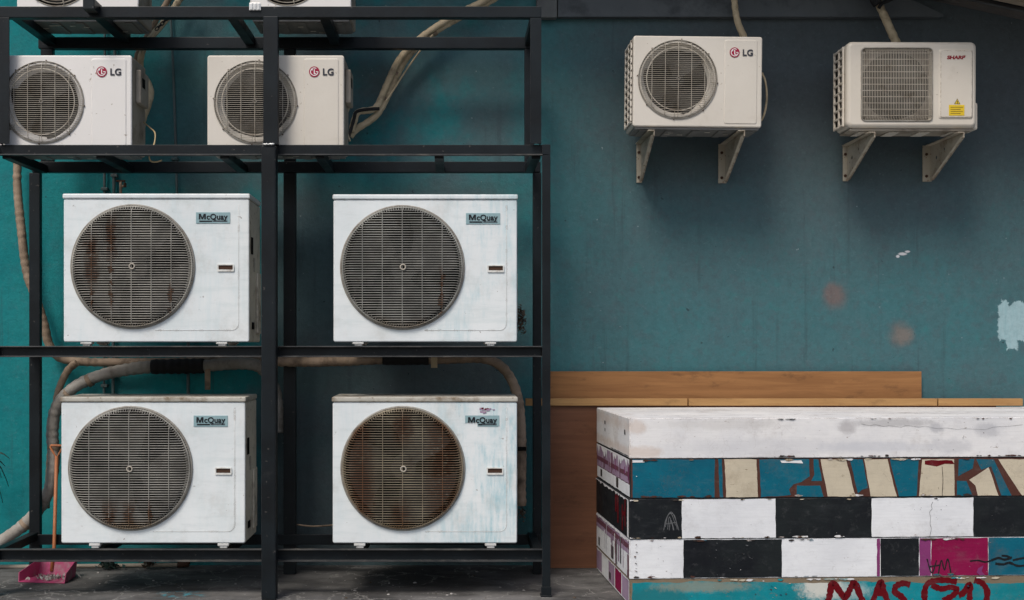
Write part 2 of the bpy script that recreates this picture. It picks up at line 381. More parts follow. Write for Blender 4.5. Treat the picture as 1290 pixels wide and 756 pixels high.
c = g.mix(g.math('MULTIPLY', g.ramp(w.outputs[0], .014,.004), .6), c, (.30,.29,.27))
x = g.xyz(); pm = g.math('MULTIPLY', g.ramp(g.math('ABSOLUTE', g.math('ADD', x[0], 1.35)), .16,.04), g.ramp(g.math('ABSOLUTE', g.math('SUBTRACT', x[1], 6.13)), .12,.02))
c = g.mix(g.math('MULTIPLY', pm, g.ramp(g.noise(18, v, 7,.7),.50,.58)), c, (.05,.22,.27))
g.bump(g.noise(14, v, 10,.7), .5, .012); g.fin(c, .8, 0, .25); M['ground'] = g.m
mb = MB(); mb.face([mb.bm.verts.new(p) for p in ((-120,-120,0),(120,-120,0),(120,120,0),(-120,120,0))], M['ground'])
o = mb.build('ground'); o['kind'] = 'structure'

# teal wall: worn paint, soot where the machines blow, filler spots and a repainted patch
g = G('wall_paint'); v = g.obj; x = g.xyz()
c = g.mix(g.ramp(g.noise(1.6, v, 8,.62),.32,.68), (.004,.170,.188), (.016,.215,.225))
c = g.mix(g.math('MULTIPLY', g.ramp(g.noise(11, v, 8,.7),.45,.7), .35), c, (.03,.125,.15))
far = g.ramp(x[0], -.3, 1.0)
c = g.mix(g.math('MULTIPLY', far, .88), c, g.mix(g.ramp(g.noise(2.2, v, 6,.6),.3,.7), (.052,.134,.150), (.066,.120,.136)))
c = g.mix(g.math('MULTIPLY', g.ramp(g.noise(19, g.mapping((2,5,1)), 7,.72),.48,.64), g.math('MULTIPLY', far, .34)), c, (.07,.095,.11))
c = g.mix(g.math('MULTIPLY', g.ramp(g.noise(13, g.mapping((8,5,3)), 7,.72),.54,.68), g.rng(far,0,1,.4,.22)), c, (.012,.19,.185))
soot = g.math('MULTIPLY', g.ramp(x[0], .2, 1.6), g.ramp(g.math('ADD', x[2], g.math('MULTIPLY', g.noise(.9, v, 4,.5), .7)), 1.75, 3.0))
c = g.mix(g.math('MULTIPLY', soot, .85), c, (.080,.086,.094))
rk = g.math('MULTIPLY', g.math('MULTIPLY', g.ramp(g.math('ADD', x[0], g.math('MULTIPLY', g.noise(2.5, v, 5,.6), .35)), -1.0, -.75), g.ramp(x[0], .45, .2)), g.ramp(g.math('ADD', x[2], g.math('MULTIPLY', g.noise(1.6, v, 5,.6), .7)), 2.75, 2.3))
c = g.mix(g.math('MULTIPLY', rk, .8), c, (.088,.104,.114))
ub = g.math('MULTIPLY', g.math('MULTIPLY', g.ramp(x[0], -1.1, -.8), g.ramp(x[0], .5, .3)), g.math('MULTIPLY', g.ramp(x[2], 2.15, 2.3), g.ramp(g.noise(2.4, v, 6,.65), .30,.55)))
c = g.mix(g.math('MULTIPLY', ub, .75), c, (.080,.125,.140))
so2 = g.ramp(g.noise(1.25, g.mapping((3.2,0,1.6)), 6,.6), .40, .60)
c = g.mix(g.math('MULTIPLY', so2, g.math('MULTIPLY', g.math('MULTIPLY', g.ramp(x[0], -2.3, -1.2), g.rng(x[0], .1, .6, 1., .25)), .72)), c, (.085,.100,.110))
def blob(px, py, rx, rz, col, amt, soft=.25, wob=.5, ns=14):
    global c
    X, Z = PX(px, WALL_Y), PZ(py, WALL_Y)
    dx = g.math('DIVIDE', g.math('SUBTRACT', x[0], X), rx); dz = g.math('DIVIDE', g.math('SUBTRACT', x[2], Z), rz)
    d = g.math('SQRT', g.math('ADD', g.math('MULTIPLY', dx, dx), g.math('MULTIPLY', dz, dz)))
    d = g.math('ADD', d, g.math('MULTIPLY', g.math('SUBTRACT', g.noise(ns, v, 6,.7), .5), wob))
    c = g.mix(g.math('MULTIPLY', g.ramp(d, 1+soft, 1-soft), amt), c, col)
blob(1052,373,.066,.070,(.17,.10,.09),.45,.5,1.2,9)
blob(1049,370,.05,.055,(.19,.115,.10),.35,.4,1.7,25)
blob(1135,421,.064,.068,(.17,.115,.10),.42,.5,1.2,9)
blob(1137,423,.05,.05,(.22,.165,.135),.42,.4,1.8,25)
for q in ((1137,320,.022,.008),(1131,323,.01,.008),(1143,317,.014,.006)): blob(*q, (.6,.6,.62), .9, .3, .9, 40)
def wallrect(px0,px1,py0,py1,col,ns,wob):
    global c
    X0,X1,Z0,Z1 = PX(px0,WALL_Y),PX(px1,WALL_Y),PZ(py1,WALL_Y),PZ(py0,WALL_Y)
    vv = g.mapping((0,0,0),(2.5,1,1)); nn = g.math('MULTIPLY', g.math('SUBTRACT', g.noise(ns, vv, 6,.7), .5), wob)
    nh = g.math('MULTIPLY', g.math('SUBTRACT', g.noise(ns, g.mapping((5,1,2),(1,1,2)), 6,.7), .5), wob*.6)
    xx = g.math('ADD', x[0], nh); zz = g.math('ADD', x[2], nn)
    m = g.math('MULTIPLY', g.math('MULTIPLY', g.ramp(xx,X0-.005,X0+.005), g.ramp(xx,X1+.005,X1-.005)), g.math('MULTIPLY', g.ramp(zz,Z0-.005,Z0+.005), g.ramp(zz,Z1+.005,Z1-.005)))
    c = g.mix(m, c, col)
pc = g.mix(g.ramp(g.noise(9, g.mapping((1,1,1),(7,1,1)), 6,.7),.4,.65), (.30,.43,.46), (.26,.40,.43))
wallrect(1257,1330,383,431,pc,9,.12); wallrect(1268,1282,424,441,pc,22,.07); wallrect(1262,1270,379,400,pc,30,.08)
sp = g.ramp(g.noise(26, g.mapping((1,0,4)), 3,.5),.735,.755); c = g.mix(g.math('MULTIPLY', sp, .7), c, (.02,.035,.04))
sp = g.ramp(g.noise(34, g.mapping((7,0,2)), 3,.5),.76,.775); c = g.mix(g.math('MULTIPLY', sp, .6), c, (.3,.36,.38))
g.bump(g.math('ADD', g.noise(7, v, 8,.6), g.math('MULTIPLY', g.noise(55, v, 6,.7), .5)), .42, .012)
c = g.mix(g.ramp(g.noise(36, v, 8,.75),.40,.66), c, g.mix(.13, c, (0,0,0)))
c = g.mix(g.math('MULTIPLY', g.ramp(g.noise(30, g.mapping((3,1,9)), 8,.78),.55,.70), .22), c, (.16,.24,.26))
run = g.math('MULTIPLY', g.ramp(g.noise(5, g.mapping((2,2,2),(3.5,1,.16)), 6,.6),.56,.72), g.ramp(g.noise(1.2, v, 3),.45,.6))
c = g.mix(g.math('MULTIPLY', run, .4), c, (.035,.045,.05))
g.fin(c, g.rng(g.noise(3,v),.3,.7,.6,.8), 0, .12); M['wall'] = g.m
mb = MB(); mb.box(-7,8,WALL_Y,WALL_Y+.25,-.02,5.2,M['wall'])
wall = tag(mb.build('wall'), 'long teal painted wall with soot stains and brown filler spots behind everything', 'wall', kind='thing')
M['ledge'] = dirty('ledge_paint', (.075,.088,.098), (.095,.108,.118), 3, (.02,.025,.03), .4, 5, .6)
mb = MB(); Y = WALL_Y-.05
a = [P(703,21,Y), P(1188,21,Y), P(1188,18,Y), P(1150,0,Y), P(1120,-20,Y), P(703,-20,Y)]
fv = [mb.bm.verts.new(p) for p in a]; bv = [mb.bm.verts.new((p.x,WALL_Y-.003,p.z)) for p in a]
mb.face(fv, M['ledge']); 
for i in range(6): mb.face([fv[i],fv[(i+1)%6],bv[(i+1)%6],bv[i]], M['ledge'])
mb.build('ledge', wall)
mb = MB(); q0, q1 = P(676,22,6.87), P(702,-40,6.87); mb.box(q0.x,q1.x,6.87,WALL_Y-.003,q0.z,q1.z,M['concrete'],.006); mb.build('concrete_stub', wall)

# sloping roof over the wall, falling to the right; its low end shows in the upper right corner
sl = (PZ(26,WALL_Y)-PZ(0,WALL_Y))/(PX(1290,WALL_Y)-PX(1170,WALL_Y))
zr = lambda X: PZ(0,WALL_Y)+sl*(X-PX(1170,WALL_Y))
RX0, RX1, RY0 = -2.2, 6.5, 6.12
aw = thing('awning', (2.7,WALL_Y,zr(2.7)), 'dark sloping roof edge along the upper right corner of the wall', 'awning')
def slope_bar(name, m, y0, y1, dz0, dz1, xa=RX0, xb=RX1):
    mb = MB(); L = aw.location
    pts = [Vector((X,y,zr(X)+dz))-L for X in (xa,xb) for y in (y0,y1) for dz in (dz0,dz1)]
    mb.hull(pts, ((0,1,3,2),(4,6,7,5),(0,4,5,1),(2,3,7,6),(0,2,6,4),(1,5,7,3)), m); return mb.build(name, aw)
mb = MB(); L = aw.location; NN = 150; rows = []
for i in range(NN+1):
    yy = RY0+(WALL_Y-.004-RY0)*i/NN; dz = .115+.012*math.sin(i*1.05)
    rows.append([mb.bm.verts.new(Vector((X,yy,zr(X)+dz+k))-L) for X in (RX0,RX1) for k in (0,.004)])
for i in range(NN):
    p, q = rows[i], rows[i+1]
    mb.face([p[0],p[2],q[2],q[0]], M['roof'], True); mb.face([p[1],q[1],q[3],p[3]], M['roof'], True)
mb.build('roof_sheet', aw)
slope_bar('wall_plate', M['roof'], WALL_Y-.06, WALL_Y-.003, 0, .05)
slope_bar('flashing', M['concrete'], WALL_Y-.075, WALL_Y-.062, .022, .030)
slope_bar('purlin', M['purlin'], 6.735, 6.795, .028, .10)
slope_bar('gutter_board', M['roof'], 6.125, 6.15, .03, .098)

# ------------------------------------------------------------------ black steel rack
YF, YR = 6.07, 6.65
rack = thing('steel_rack', (PX(338,YF), (YF+YR)/2, 0), 'tall black welded steel rack holding the white machines on shelves', 'rack')
RL = rack.location.copy()
def rpart(name, fn):
    mb = MB(); fn(mb)
    bmesh.ops.translate(mb.bm, verts=mb.bm.verts[:], vec=-RL); return mb.build(name, rack)
def rbox(name, px0,px1,py0,py1,Ya,Yb, zabs=None, bev=.003):
    z1 = PZ(py0,Ya); z0 = PZ(py1,Ya) if zabs is None else zabs
    return rpart(name, lambda m: m.box(PX(px0,Ya),PX(px1,Ya),Ya,Yb,z0,z1,M['rack'],bev))
def angle_post(px0,px1,py0,zb,Ya,open_left=True,py1=None):
    """L section upright: wide flange to the front, second flange running back"""
    def f(m):
        a,b = PX(px0,Ya),PX(px1,Ya); z1 = PZ(py0,Ya); z0 = zb if py1 is None else PZ(py1,Ya)
        m.box(a,b,Ya,Ya+.007,z0,z1,M['rack'],.0015)
        if open_left: m.box(b-.007,b-.0005,Ya+.0065,Ya+.05,z0+.001,z1-.001,M['rack'],.0015)
        else: m.box(a+.0005,a+.007,Ya+.0065,Ya+.05,z0+.001,z1-.001,M['rack'],.0015)
    return rpart('post', f)
def channel(px0,px1,py0,py1,Ya,back=False,top=True):
    """C section rail open to the viewer: web set back, lips above and below"""
    def f(m):
        a,b = PX(px0,Ya),PX(px1,Ya); z1,z0 = PZ(py0,Ya),PZ(py1,Ya); t=.006
        m.box(a,b,Ya+.030,Ya+.036,z0+.001,z1-.001,M['rack'],.0015)
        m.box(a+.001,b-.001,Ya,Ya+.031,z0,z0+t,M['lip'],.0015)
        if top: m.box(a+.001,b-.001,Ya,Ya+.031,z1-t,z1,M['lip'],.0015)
    return rpart('beam', f)
# upper frame
angle_post(-2,11.5,22,0,YF,False,181); rbox('post',331.5,350,20.5,182,6.02,6.066); angle_post(668,682,22.5,0,YF,True,181)
rbox('beam',-60,682,8,22,YF+.001,YF+.05)
zt = PZ(15,YF)
rpart('beam', lambda m: m.box(PX(48,YR),PX(668,YR),YR,YR+.05,PZ(61,YR),PZ(46.5,YR),M['rack'],.003))
for a,b in ((51,66),(357.5,372),(661,673)): rbox('post',a,b,61,204,YR+.003,YR+.047)
# shelf carrying the small machines
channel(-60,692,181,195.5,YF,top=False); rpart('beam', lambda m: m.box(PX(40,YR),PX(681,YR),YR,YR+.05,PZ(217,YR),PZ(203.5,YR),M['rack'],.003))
# lower frame
rbox('post',329,347.5,183,0,5.99,6.065,0.0,.006); angle_post(683,693.5,182,0,YF,True); angle_post(-16,-3,182,0,YF,False)
for a,b in ((36.5,50),(357,372.5),(671.5,682)): rbox('post',a,b,217.5,0,YR+.004,YR+.046,0.0)
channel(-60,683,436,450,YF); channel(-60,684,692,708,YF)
for py in (443.3,): rpart('beam', lambda m: m.box(PX(45,YR),PX(676,YR),YR-.008,YR-.001,PZ(450,YR),PZ(437,YR),M['rack'],.002))
rpart('beam', lambda m: m.box(PX(38,YR),PX(681,YR),YR-.012,YR-.001,PZ(686,YR),PZ(673,YR),M['rack'],.002))
rpart('base_plate', lambda m: (m.box(PX(681,YF),PX(695,YF),YF-.01,YF+.055,0,.008,M['rack'],.002), m.box(PX(681.5,YF),PX(694.5,YF),YF-.003,YF-.0005,.008,.05,M['rack'],.001)))
def arm(pxf, py, Ya=YF+.037, Yb=YR, w=.045, h=.045, px_rear=None):
    X = PX(pxf, YF); Z = PZ(py, YF)
    return rpart('cross_bar', lambda m: m.box(X-w/2,X+w/2,Ya,Yb,Z-h,Z,M['rack'],.003))
zt_top = 9
for pxf in (16,291,408): arm(pxf, 10, YF+.051, w=.05)
arm(675, 10, YF+.051, w=.04)
rpart('cross_bar', lambda m: m.box(PX(113,6.0)-.028,PX(113,6.0)+.028,5.98,YR+.01,PZ(5,6.0)-.03,PZ(5,6.0)+.022,M['rack'],.003))
for pxf in (5,124,281,402,553,676): arm(pxf, 187)
for pxf in (-8,108,280,452,618,678): arm(pxf, 437.5)
for pxf in (-8,119,281,453,618,679): arm(pxf, 693.5)
for (px,py,Y) in ((338,20.5,6.015),(338,182,5.985),(688,182,6.065),(676,181,6.065),(690,192,6.062)):   # weld beads
    rpart('weld_bead', lambda m: m.tube([P(px-7+i*1.6,py+random.uniform(-.8,.8),Y) for i in range(10)], lambda i: random.uniform(.003,.006), M['rack'] if px!=338 else M['steel'], 6)) if px==338 and py>100 else None

# ------------------------------------------------------------------ large white condensers
def slats(mb, cx, cz, r, y, n, dome, rf, th, m, dd=.6):
    for i in range(n):
        z = -r+(i+.5)*2*r/n; cw = math.sqrt(max(0,r*r-z*z))
        if cw < .02: continue
        k = max(5, int(cw/.035)); pts = []
        for j in range(2*k+1):
            u = -cw+cw*j/k; rr = min(1, math.hypot(u,z)/r)
            dm = dome if rr < rf else dome*math.sqrt(max(0,1-((rr-rf)/(1-rf))**2))
            pts.append((cx+u, y-dm, cz+z))
        mb.tube(pts, th, m, 4, cap=False, rot=math.pi/4, phase=(0,0,1))
def wires_v(mb, cx, cz, r, y, xs, dome, rf, th, m):
    for u in xs:
        cw = math.sqrt(max(0,r*r-u*u)); pts = []
        for j in range(25):
            z = -cw+2*cw*j/24; rr = min(1, math.hypot(u,z)/r)
            dm = dome if rr < rf else dome*math.sqrt(max(0,1-((rr-rf)/(1-rf))**2))
            pts.append((cx+u, y-dm-.002, cz+z))
        mb.tube(pts, th, m, 5, cap=False, phase=(1,0,0))

def big_unit(label, px0, px1, py0, py1, Y, cpx, cpy, D, cm, gm, seed, foot_px, foot_h, torn=False, slot_px=None):
    s = Y/F; W=(px1-px0)*s; H=(py1-py0)*s; x0=-W/2; y0=-D/2
    t = thing('air_conditioner', ((px0+px1)/2*s-VX*s, Y+D/2, PZ(py1,Y)), label, 'air conditioner', 'large white condensers in the rack')
    lx = lambda px: (px-px0)*s+x0; lz = lambda py: (py1-py)*s
    cx, cz, r = lx(cpx), lz(cpy), .302
    HB = H-.026
    mb = MB(); shell(mb, W, HB, D, cm, circ(cx,cz,r), .006, x0, y0, mside=M['side'])
    # pressed line of the service panel, its shading drawn as a thin grey bead
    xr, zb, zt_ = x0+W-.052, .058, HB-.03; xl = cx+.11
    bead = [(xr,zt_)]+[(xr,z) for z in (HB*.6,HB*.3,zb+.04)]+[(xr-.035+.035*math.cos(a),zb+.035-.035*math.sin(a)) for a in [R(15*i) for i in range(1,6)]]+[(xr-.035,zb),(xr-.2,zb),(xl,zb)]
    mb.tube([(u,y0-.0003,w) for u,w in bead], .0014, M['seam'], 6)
    mb.build('casing', t)
    mb = MB(); mb.box(x0-.004,x0+W+.004,y0-.007,y0+D+.004,HB+.001,H,M['lid'] if seed>2 else cm,.006)
    mb.build('top_lid', t)
    sp = MB(); xs = x0+W                          # plates and openings on the right side sheet
    sp.box(xs+.0005,xs+.004,y0+.05,y0+.10,HB*.62,HB*.74,M['dark'],.001)
    sp.box(xs+.0005,xs+.003,y0+.12,y0+.16,HB*.5,HB*.6,M['lid'],.001)
    sp.box(xs+.0005,xs+.005,y0+.07,y0+.13,HB*.09,HB*.14,M['dark'],.001)
    sp.box(xs+.0005,xs+.012,y0+.20,y0+.30,HB*.06,HB*.5,M['side'],.004)
    sp.build('side_plate', t)
    fan_parts(t, cx, cz, r, y0, .16, 3, seed*1.3)
    gr = MB(); slats(gr, cx, cz, r-.004, y0-.004, 50, .026, .86, .0022, gm)
    wires_v(gr, cx, cz, r-.004, y0-.006, [k*.098 for k in (-2,-1,0,1,2)], .026, .86, .0017, gm)
    gr.ring(cx,y0-.004,cz,r,.0065,M['rim']); gr.ring(cx,y0-.018,cz,r*.975,.003,gm)
    for i in range(150):                          # short bent ends of the wires round the rim
        a = 2*math.pi*i/150; ca,sa = math.cos(a),math.sin(a)
        gr.tube([(cx+r*ca,y0-.004,cz+r*sa),(cx+r*.985*ca,y0-.018,cz+r*.985*sa),(cx+r*.93*ca,y0-.028,cz+r*.93*sa)], .0016, gm, 4, cap=False)
    go = gr.build('fan_grille', t)
    h = MB(); h.ring(cx+.004,y0-.036,cz,.0125,.0036,M['wire_beige'],24); h.disc(cx+.004,y0-.034,cz,.011,M['coil'],20); h.build('hub_ring', go)
    # name plate
    bx0,bx1 = lx(px0+167),lx(px0+210); bz1,bz0 = lz(py0+23.5),lz(py0+37.5)
    bd = MB()
    if torn:
        f = lambda u,v: Vector((bx0+u*(bx1-bx0), y0-.0022, bz0+v*(bz1-bz0)))
        o_ = [(0,1),(1,1),(1,.06),(.93,0),(.36,.02),(.36,.2),(.33,.42),(.25,.4),(.08,.38),(.0,.3)]
        bd.poly([o_], M['badge'], f)
        f2 = lambda u,v: Vector((bx0+u*(bx1-bx0), y0-.0005, bz0+v*(bz1-bz0)))
        bd.poly([o_], M['badge'], f2)
    else: bd.box(bx0,bx1,y0-.003,y0-.0003,bz0,bz1,M['badge'],.001)
    bo = bd.build('badge', t, fix=not torn)
    bh = bz1-bz0; bw = bx1-bx0
    tx = text_mesh('cQuay', bh*.70, M['ink'], 'lettering', bo, bx0+bw*.31, y0-.0042, bz0+bh*.36, .026, 1.0, space=1.03)
    lm = MB(); mw, mh = bw*.205, bh*.50
    outline = [(0,0),(.22,0),(.22,.62),(.40,.0),(.60,.0),(.78,.62),(.78,0),(1,0),(1,1),(.72,1),(.5,.36),(.28,1),(0,1)]
    lm.poly([outline], M['ink'], lambda u,v: Vector((bx0+bw*.085+u*mw, y0-.0048, bz0+bh*.36+v*mh)))
    lm.build('lettering', bo, fix=False)
    st = MB(); yb = y0-.0042
    if not torn:
        st.box(bx0+bw*.1,bx0+bw*.48,yb,yb+.001,bz0+bh*.13,bz0+bh*.25,M['ink'])
    else: st.box(bx0+bw*.38,bx0+bw*.5,yb,yb+.001,bz0+bh*.13,bz0+bh*.25,M['ink'])
    st.box(bx0+bw*.5,bx0+bw*.92,yb,yb+.001,bz0+bh*.15,bz0+bh*.22,M['logo_grey']); st.box(bx0+bw*.48,bx0+bw*.92,yb,yb+.001,bz0+bh*.28,bz0+bh*.30,M['ink'])
    st.build('stripe', bo)
    if torn:                                      # leftover of an old sticker above the plate
        rs = MB(); random.seed(5)
        for k in range(16):
            u = bx0+bw*random.uniform(.36,.86); z = bz1+random.uniform(.012,.038); q = random.uniform(.004,.012)
            rs.poly([[(u+q*random.uniform(.5,1.2)*math.cos(a),z+.5*q*random.uniform(.5,1.3)*math.sin(a)) for a in [2*math.pi*i/7 for i in range(7)]]], B['mauve'] if k%3 else B['red'], lambda a,b_: Vector((a,y0-.0008-.0002*k,b_)))
        rs.build('sticker_residue', t, fix=False)
    # finger slot
    sx0,sx1,sz1,sz0 = lx(px0+194),lx(px0+215),lz(py0+89),lz(py0+98)
    hd = MB(); f3 = lambda yy: (lambda u,v: Vector((u,yy,v)))
    O = rrect(sx0,sx1,sz0,sz1,.004,3); I = rrect(sx0+.006,sx1-.006,sz0+.009,sz1-.005,.002,3)
    va = hd.poly([O,I], M['slot'], f3(y0-.006)); no=len(O)
    ob = [hd.bm.verts.new((u,y0-.0003,w_)) for u,w_ in O]
    for i in range(no): hd.face([va[i],va[(i+1)%no],ob[(i+1)%no],ob[i]], M['slot'])
    hd.poly([I], M['rust'], f3(y0-.001)); hd.build('finger_slot', t, fix=False)
    for k,fp in enumerate(foot_px):
        for yy in (y0+.002, y0+D-.06):
            ft = MB(); fx = lx(fp)
            ft.box(fx-.028,fx+.028,yy,yy+.05,-foot_h*.55,-.0005,M['foot'],.003); ft.box(fx-.018,fx+.02,yy+.004,yy+.046,-foot_h,-foot_h*.5,M['foot'],.004)
            ft.build('foot', t)
    return t
YU = 6.09
fh = lambda py1, pyb: (PZ(py1,YU)-PZ(pyb,YF))-.0006
cmA=casing_mat('casing_a',1,.2,.36,False); cmB=casing_mat('casing_b',2,.6,.28); cmC=casing_mat('casing_c',3,.12,.26,False); cmD=casing_mat('casing_d',4,1.0,.34)
gA=grille_mat('grille_a',1,(.43,.41,.36),((-.312,.28,.52,.034),(-.215,.42,.60,.028),(-.215,.16,.4,.008),(-.312,.12,.28,.009),(.075,.14,.30,.008)),.12,.5)
gB=grille_mat('grille_b',2,(.38,.375,.34),((.08,.1,.35,.010),),.06,.7)
gC=grille_mat('grille_c',3,(.38,.365,.325),((-.208,.08,.2,.035),(-.112,.08,.2,.03),(-.01,.1,.2,.008)),.06,.9)
gD=grille_mat('grille_d',4,(.30,.255,.18),((-.32,.2,.6,.06),(.09,.12,.62,.085),(-.30,.12,.36,.05),(-.12,.06,.2,.05),(-.11,.5,.64,.05)),.30,.7)
big_unit('white condenser above the left lower one, rust runs on its grille left side',80,314,244,431,YU,167.5,336,.34,cmA,gA,1,(108,279),fh(431,436))
big_unit('white condenser on the middle shelf right bay, grille greyish without rust',420,651.5,245,431,YU,507,337,.34,cmB,gB,2,(451,618),fh(431,436))
big_unit('white condenser on the lowest shelf beside the dustpan handle, brown dirt low in its grille',77,309,500,684.5,YU,164.5,590,.34,cmC,gC,3,(119,281),fh(684.5,692))
big_unit('white condenser on the lowest shelf with torn badge and heavily rusted brown grille',419,651.5,500,684.5,YU,507.5,590,.34,cmD,gD,4,(453,618),fh(684.5,692),True)

# ------------------------------------------------------------------ small round-grille condensers
def logo(t, x, y, z, r):
    d = MB(); d.tube([(x,y,z),(x,y-.0015,z)], r, M['logo_red'], 40); lo = d.build('logo', t)
    w = MB(); yy = y-.0022; k = r*.085
    f = lambda u,v: Vector((x+u*r, yy, z+v*r))
    w.poly([[(-.08,.45),(.08,.45),(.08,-.32),(.36,-.32),(.36,-.46),(-.08,-.46)]], M['logo_white'], f)
    w.poly([[(-.42+.13*math.cos(a), .36+.13*math.sin(a)) for a in [2*math.pi*i/14 for i in range(14)]]], M['logo_white'], f)
    arc = [R(58+ (360-58)*i/40) for i in range(41)]
    w.poly([[(.78*math.cos(a),.78*math.sin(a)) for a in arc]+[(.66,-.07),(.30,-.07),(.30,.05)]and[(.78*math.cos(a),.78*math.sin(a)) for a in arc]+[(.64*math.cos(a),.64*math.sin(a)) for a in arc[::-1]]], M['logo_white'], f)
    w.poly([[(.3,-.07),(.78,-.07),(.78,.06),(.3,.06)]], M['logo_white'], f)
    w.build('face', lo, fix=False)
    text_mesh('LG', r*1.75, M['logo_grey'], 'lettering', lo, x+r*1.55, y-.001, z-r*.63, .03, 1.0, space=1.05)

def small_unit(label, px0, px1, py0, py1, Y, cpx, cpy, rpx, D, cm, seed, group, rings=False, side='right', brand=True, rot=(0,0,0), pipes=True, feet_h=0):
    s = Y/F; W=(px1-px0)*s; H=(py1-py0)*s; x0=-W/2; y0=-D/2
    t = thing('air_conditioner', ((px0+px1)/2*s-VX*s, Y+D/2, PZ(py1,Y)), label, 'air conditioner', group, rot)
    lx = lambda px: (px-px0)*s+x0; lz = lambda py: (py1-py)*s
    cx, cz, r = lx(cpx), lz(cpy), rpx*s
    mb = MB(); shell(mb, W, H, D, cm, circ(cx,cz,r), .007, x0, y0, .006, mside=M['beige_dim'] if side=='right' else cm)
    if brand:
        a,b,z0,z1 = lx(px0+W/s*.705), lx(px0+W/s*.962), H*.035, H*.965
        O = rrect(a,b,z0,z1,.012,4); I = rrect(a+.005,b-.005,z0+.005,z1-.005,.008,4)
        mb.poly([I], cm, lambda u,v: Vector((u,y0-.003,v)))
        vi = [mb.bm.verts.new((u,y0-.003,v)) for u,v in I]; vo = [mb.bm.verts.new((u,y0-.0004,v)) for u,v in O]
        for i in range(len(O)): mb.face([vi[i],vi[(i+1)%len(O)],vo[(i+1)%len(O)],vo[i]], cm, False)
    mb.build('casing', t)
    fan_parts(t, cx, cz, r*.97, y0, .13, 3, seed*1.1)
    gr = MB(); m = M['wire_beige']
    if rings:
        for i in range(13): gr.ring(cx,y0-.014+.012*(i/12)**3,cz,r*(.1+.9*i/12),.0024,m,48,5)
        for k in range(8):
            a = 2*math.pi*k/8+.2; gr.tube([(cx+r*q*math.cos(a),y0-.010,cz+r*q*math.sin(a)) for q in (.1,.5,.9,1)], .003, m, 5)
    else:
        slats(gr, cx, cz, r*.985, y0-.003, 40, .018, .70, .00135, m)
        wires_v(gr, cx, cz, r*.985, y0-.004, [k*r*.335 for k in (-2,-1,0,1,2)], .018, .70, .0017, m)
        gr.ring(cx,y0-.004,cz,r,.0026,M['rim']); gr.ring(cx,y0-.018,cz,r*.80,.0026,m); gr.ring(cx,y0+.004,cz,r*.95,.006,cm)
        n=48                                          # pale sloping funnel just inside the rim
        va=[gr.bm.verts.new((cx+r*.985*math.cos(2*math.pi*i/n),y0+.001,cz+r*.985*math.sin(2*math.pi*i/n))) for i in range(n)]
        vb=[gr.bm.verts.new((cx+r*.80*math.cos(2*math.pi*i/n),y0+.05,cz+r*.80*math.sin(2*math.pi*i/n))) for i in range(n)]
        for i in range(n): gr.face([va[i],va[(i+1)%n],vb[(i+1)%n],vb[i]], cm, True)
        for k in range(8):
            a = R(90+45*k-5); gr.tube([(cx+r*1.02*math.cos(a),y0-.001,cz+r*1.02*math.sin(a)),(cx+r*1.02*math.cos(a),y0-.006,cz+r*1.02*math.sin(a))], .0038, M['rust'], 8)
            gr.tube([(cx+r*q*math.cos(a),y0-.006-.008*(1-q),cz+r*q*math.sin(a)) for q in (1.02,.97,.82)], .0014, m, 5)
    go = gr.build('fan_grille', t, fix=False)
    h = MB(); h.ring(cx,y0-.026,cz,.008,.0026,M['rim'],20); h.build('hub_ring', go)
    if brand: logo(t, lx(px0+(px1-px0)*.783), y0-.0045, lz(py0+(py1-py0)*.178), .0385*W)
    bp = MB(); zb=-.001                                # base pan under the box
    bp.box(x0+.012,x0+W-.012,y0+.012,y0+D-.012,-.012,zb,M['pan'],.003)
    random.seed(seed)
    for k in range(5):
        u = x0+.06+k*(W-.12)/4; bp.box(u-.02,u+.02,y0+.03,y0+D-.03,-.018,-.0125,M['pan'],.002)
    for k in range(7):
        u = x0+random.uniform(.08,W-.08); w_=y0+random.uniform(.05,D-.05); bp.box(u-.014,u+.014,w_-.006,w_+.006,-.0195,-.0185,M['beige'],0)
    bp.build('base_pan', t)
    if side == 'right' and pipes:
        sc = MB(); xs=x0+W
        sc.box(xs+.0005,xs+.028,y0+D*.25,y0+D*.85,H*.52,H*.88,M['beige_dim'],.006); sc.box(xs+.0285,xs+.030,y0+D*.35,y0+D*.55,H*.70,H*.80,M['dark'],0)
        sc.build('valve_cover', t)
    if side == 'left':                                 # open grid over the coil on the left end
        gd = MB(); xs=x0-.003
        gd.box(xs,x0-.0005,y0+.03,y0+D-.012,.03,H-.03,M['coil'])
        for k in range(12):
            z=.028+(H-.056)*k/11; gd.box(xs-.008,xs-.0003,y0+.02,y0+D-.006,z-.006,z+.006,cm,.001)
        for q in (y0+.026,y0+D*.5,y0+D-.014): gd.box(xs-.009,xs-.0002,q-.006,q+.006,.02,H-.02,cm,.001)
        gd.build('side_grid', t)
    return t
grp='small condensers with a round logo'
small_unit('beige condenser with round logo on the upper shelf, leftmost, partly behind the rack post',-7,166,69.5,188.5,6.13,54,129,51.5,.27,M['beige_white'],1,grp)
small_unit('beige condenser with round logo on the upper shelf, grille crossed by the middle post',261,433.5,69.5,188.5,6.13,322,129,52,.25,M['beige'],2,grp)
gw=small_unit('beige condenser with round logo bracketed to the wall apart from the rack',797,959.5,45.5,160,6.5,853,100.5,49.5,.25,M['beige'],3,grp,side='left',rot=(0,R(.6),0))
grp2='condensers on top of the rack cut off by the picture edge'
small_unit('white condenser with ring grille on the rack top, nearest the left edge',21,174.5,-84,23.5,6.3,72,-39,47,.28,M['beige_white'],4,grp2,rings=True,brand=False)
small_unit('narrow white condenser with ring grille on the rack top, above the middle post',315,442.5,-84,23.5,6.3,362,-39,46,.28,M['beige_white'],5,grp2,rings=True,brand=False)

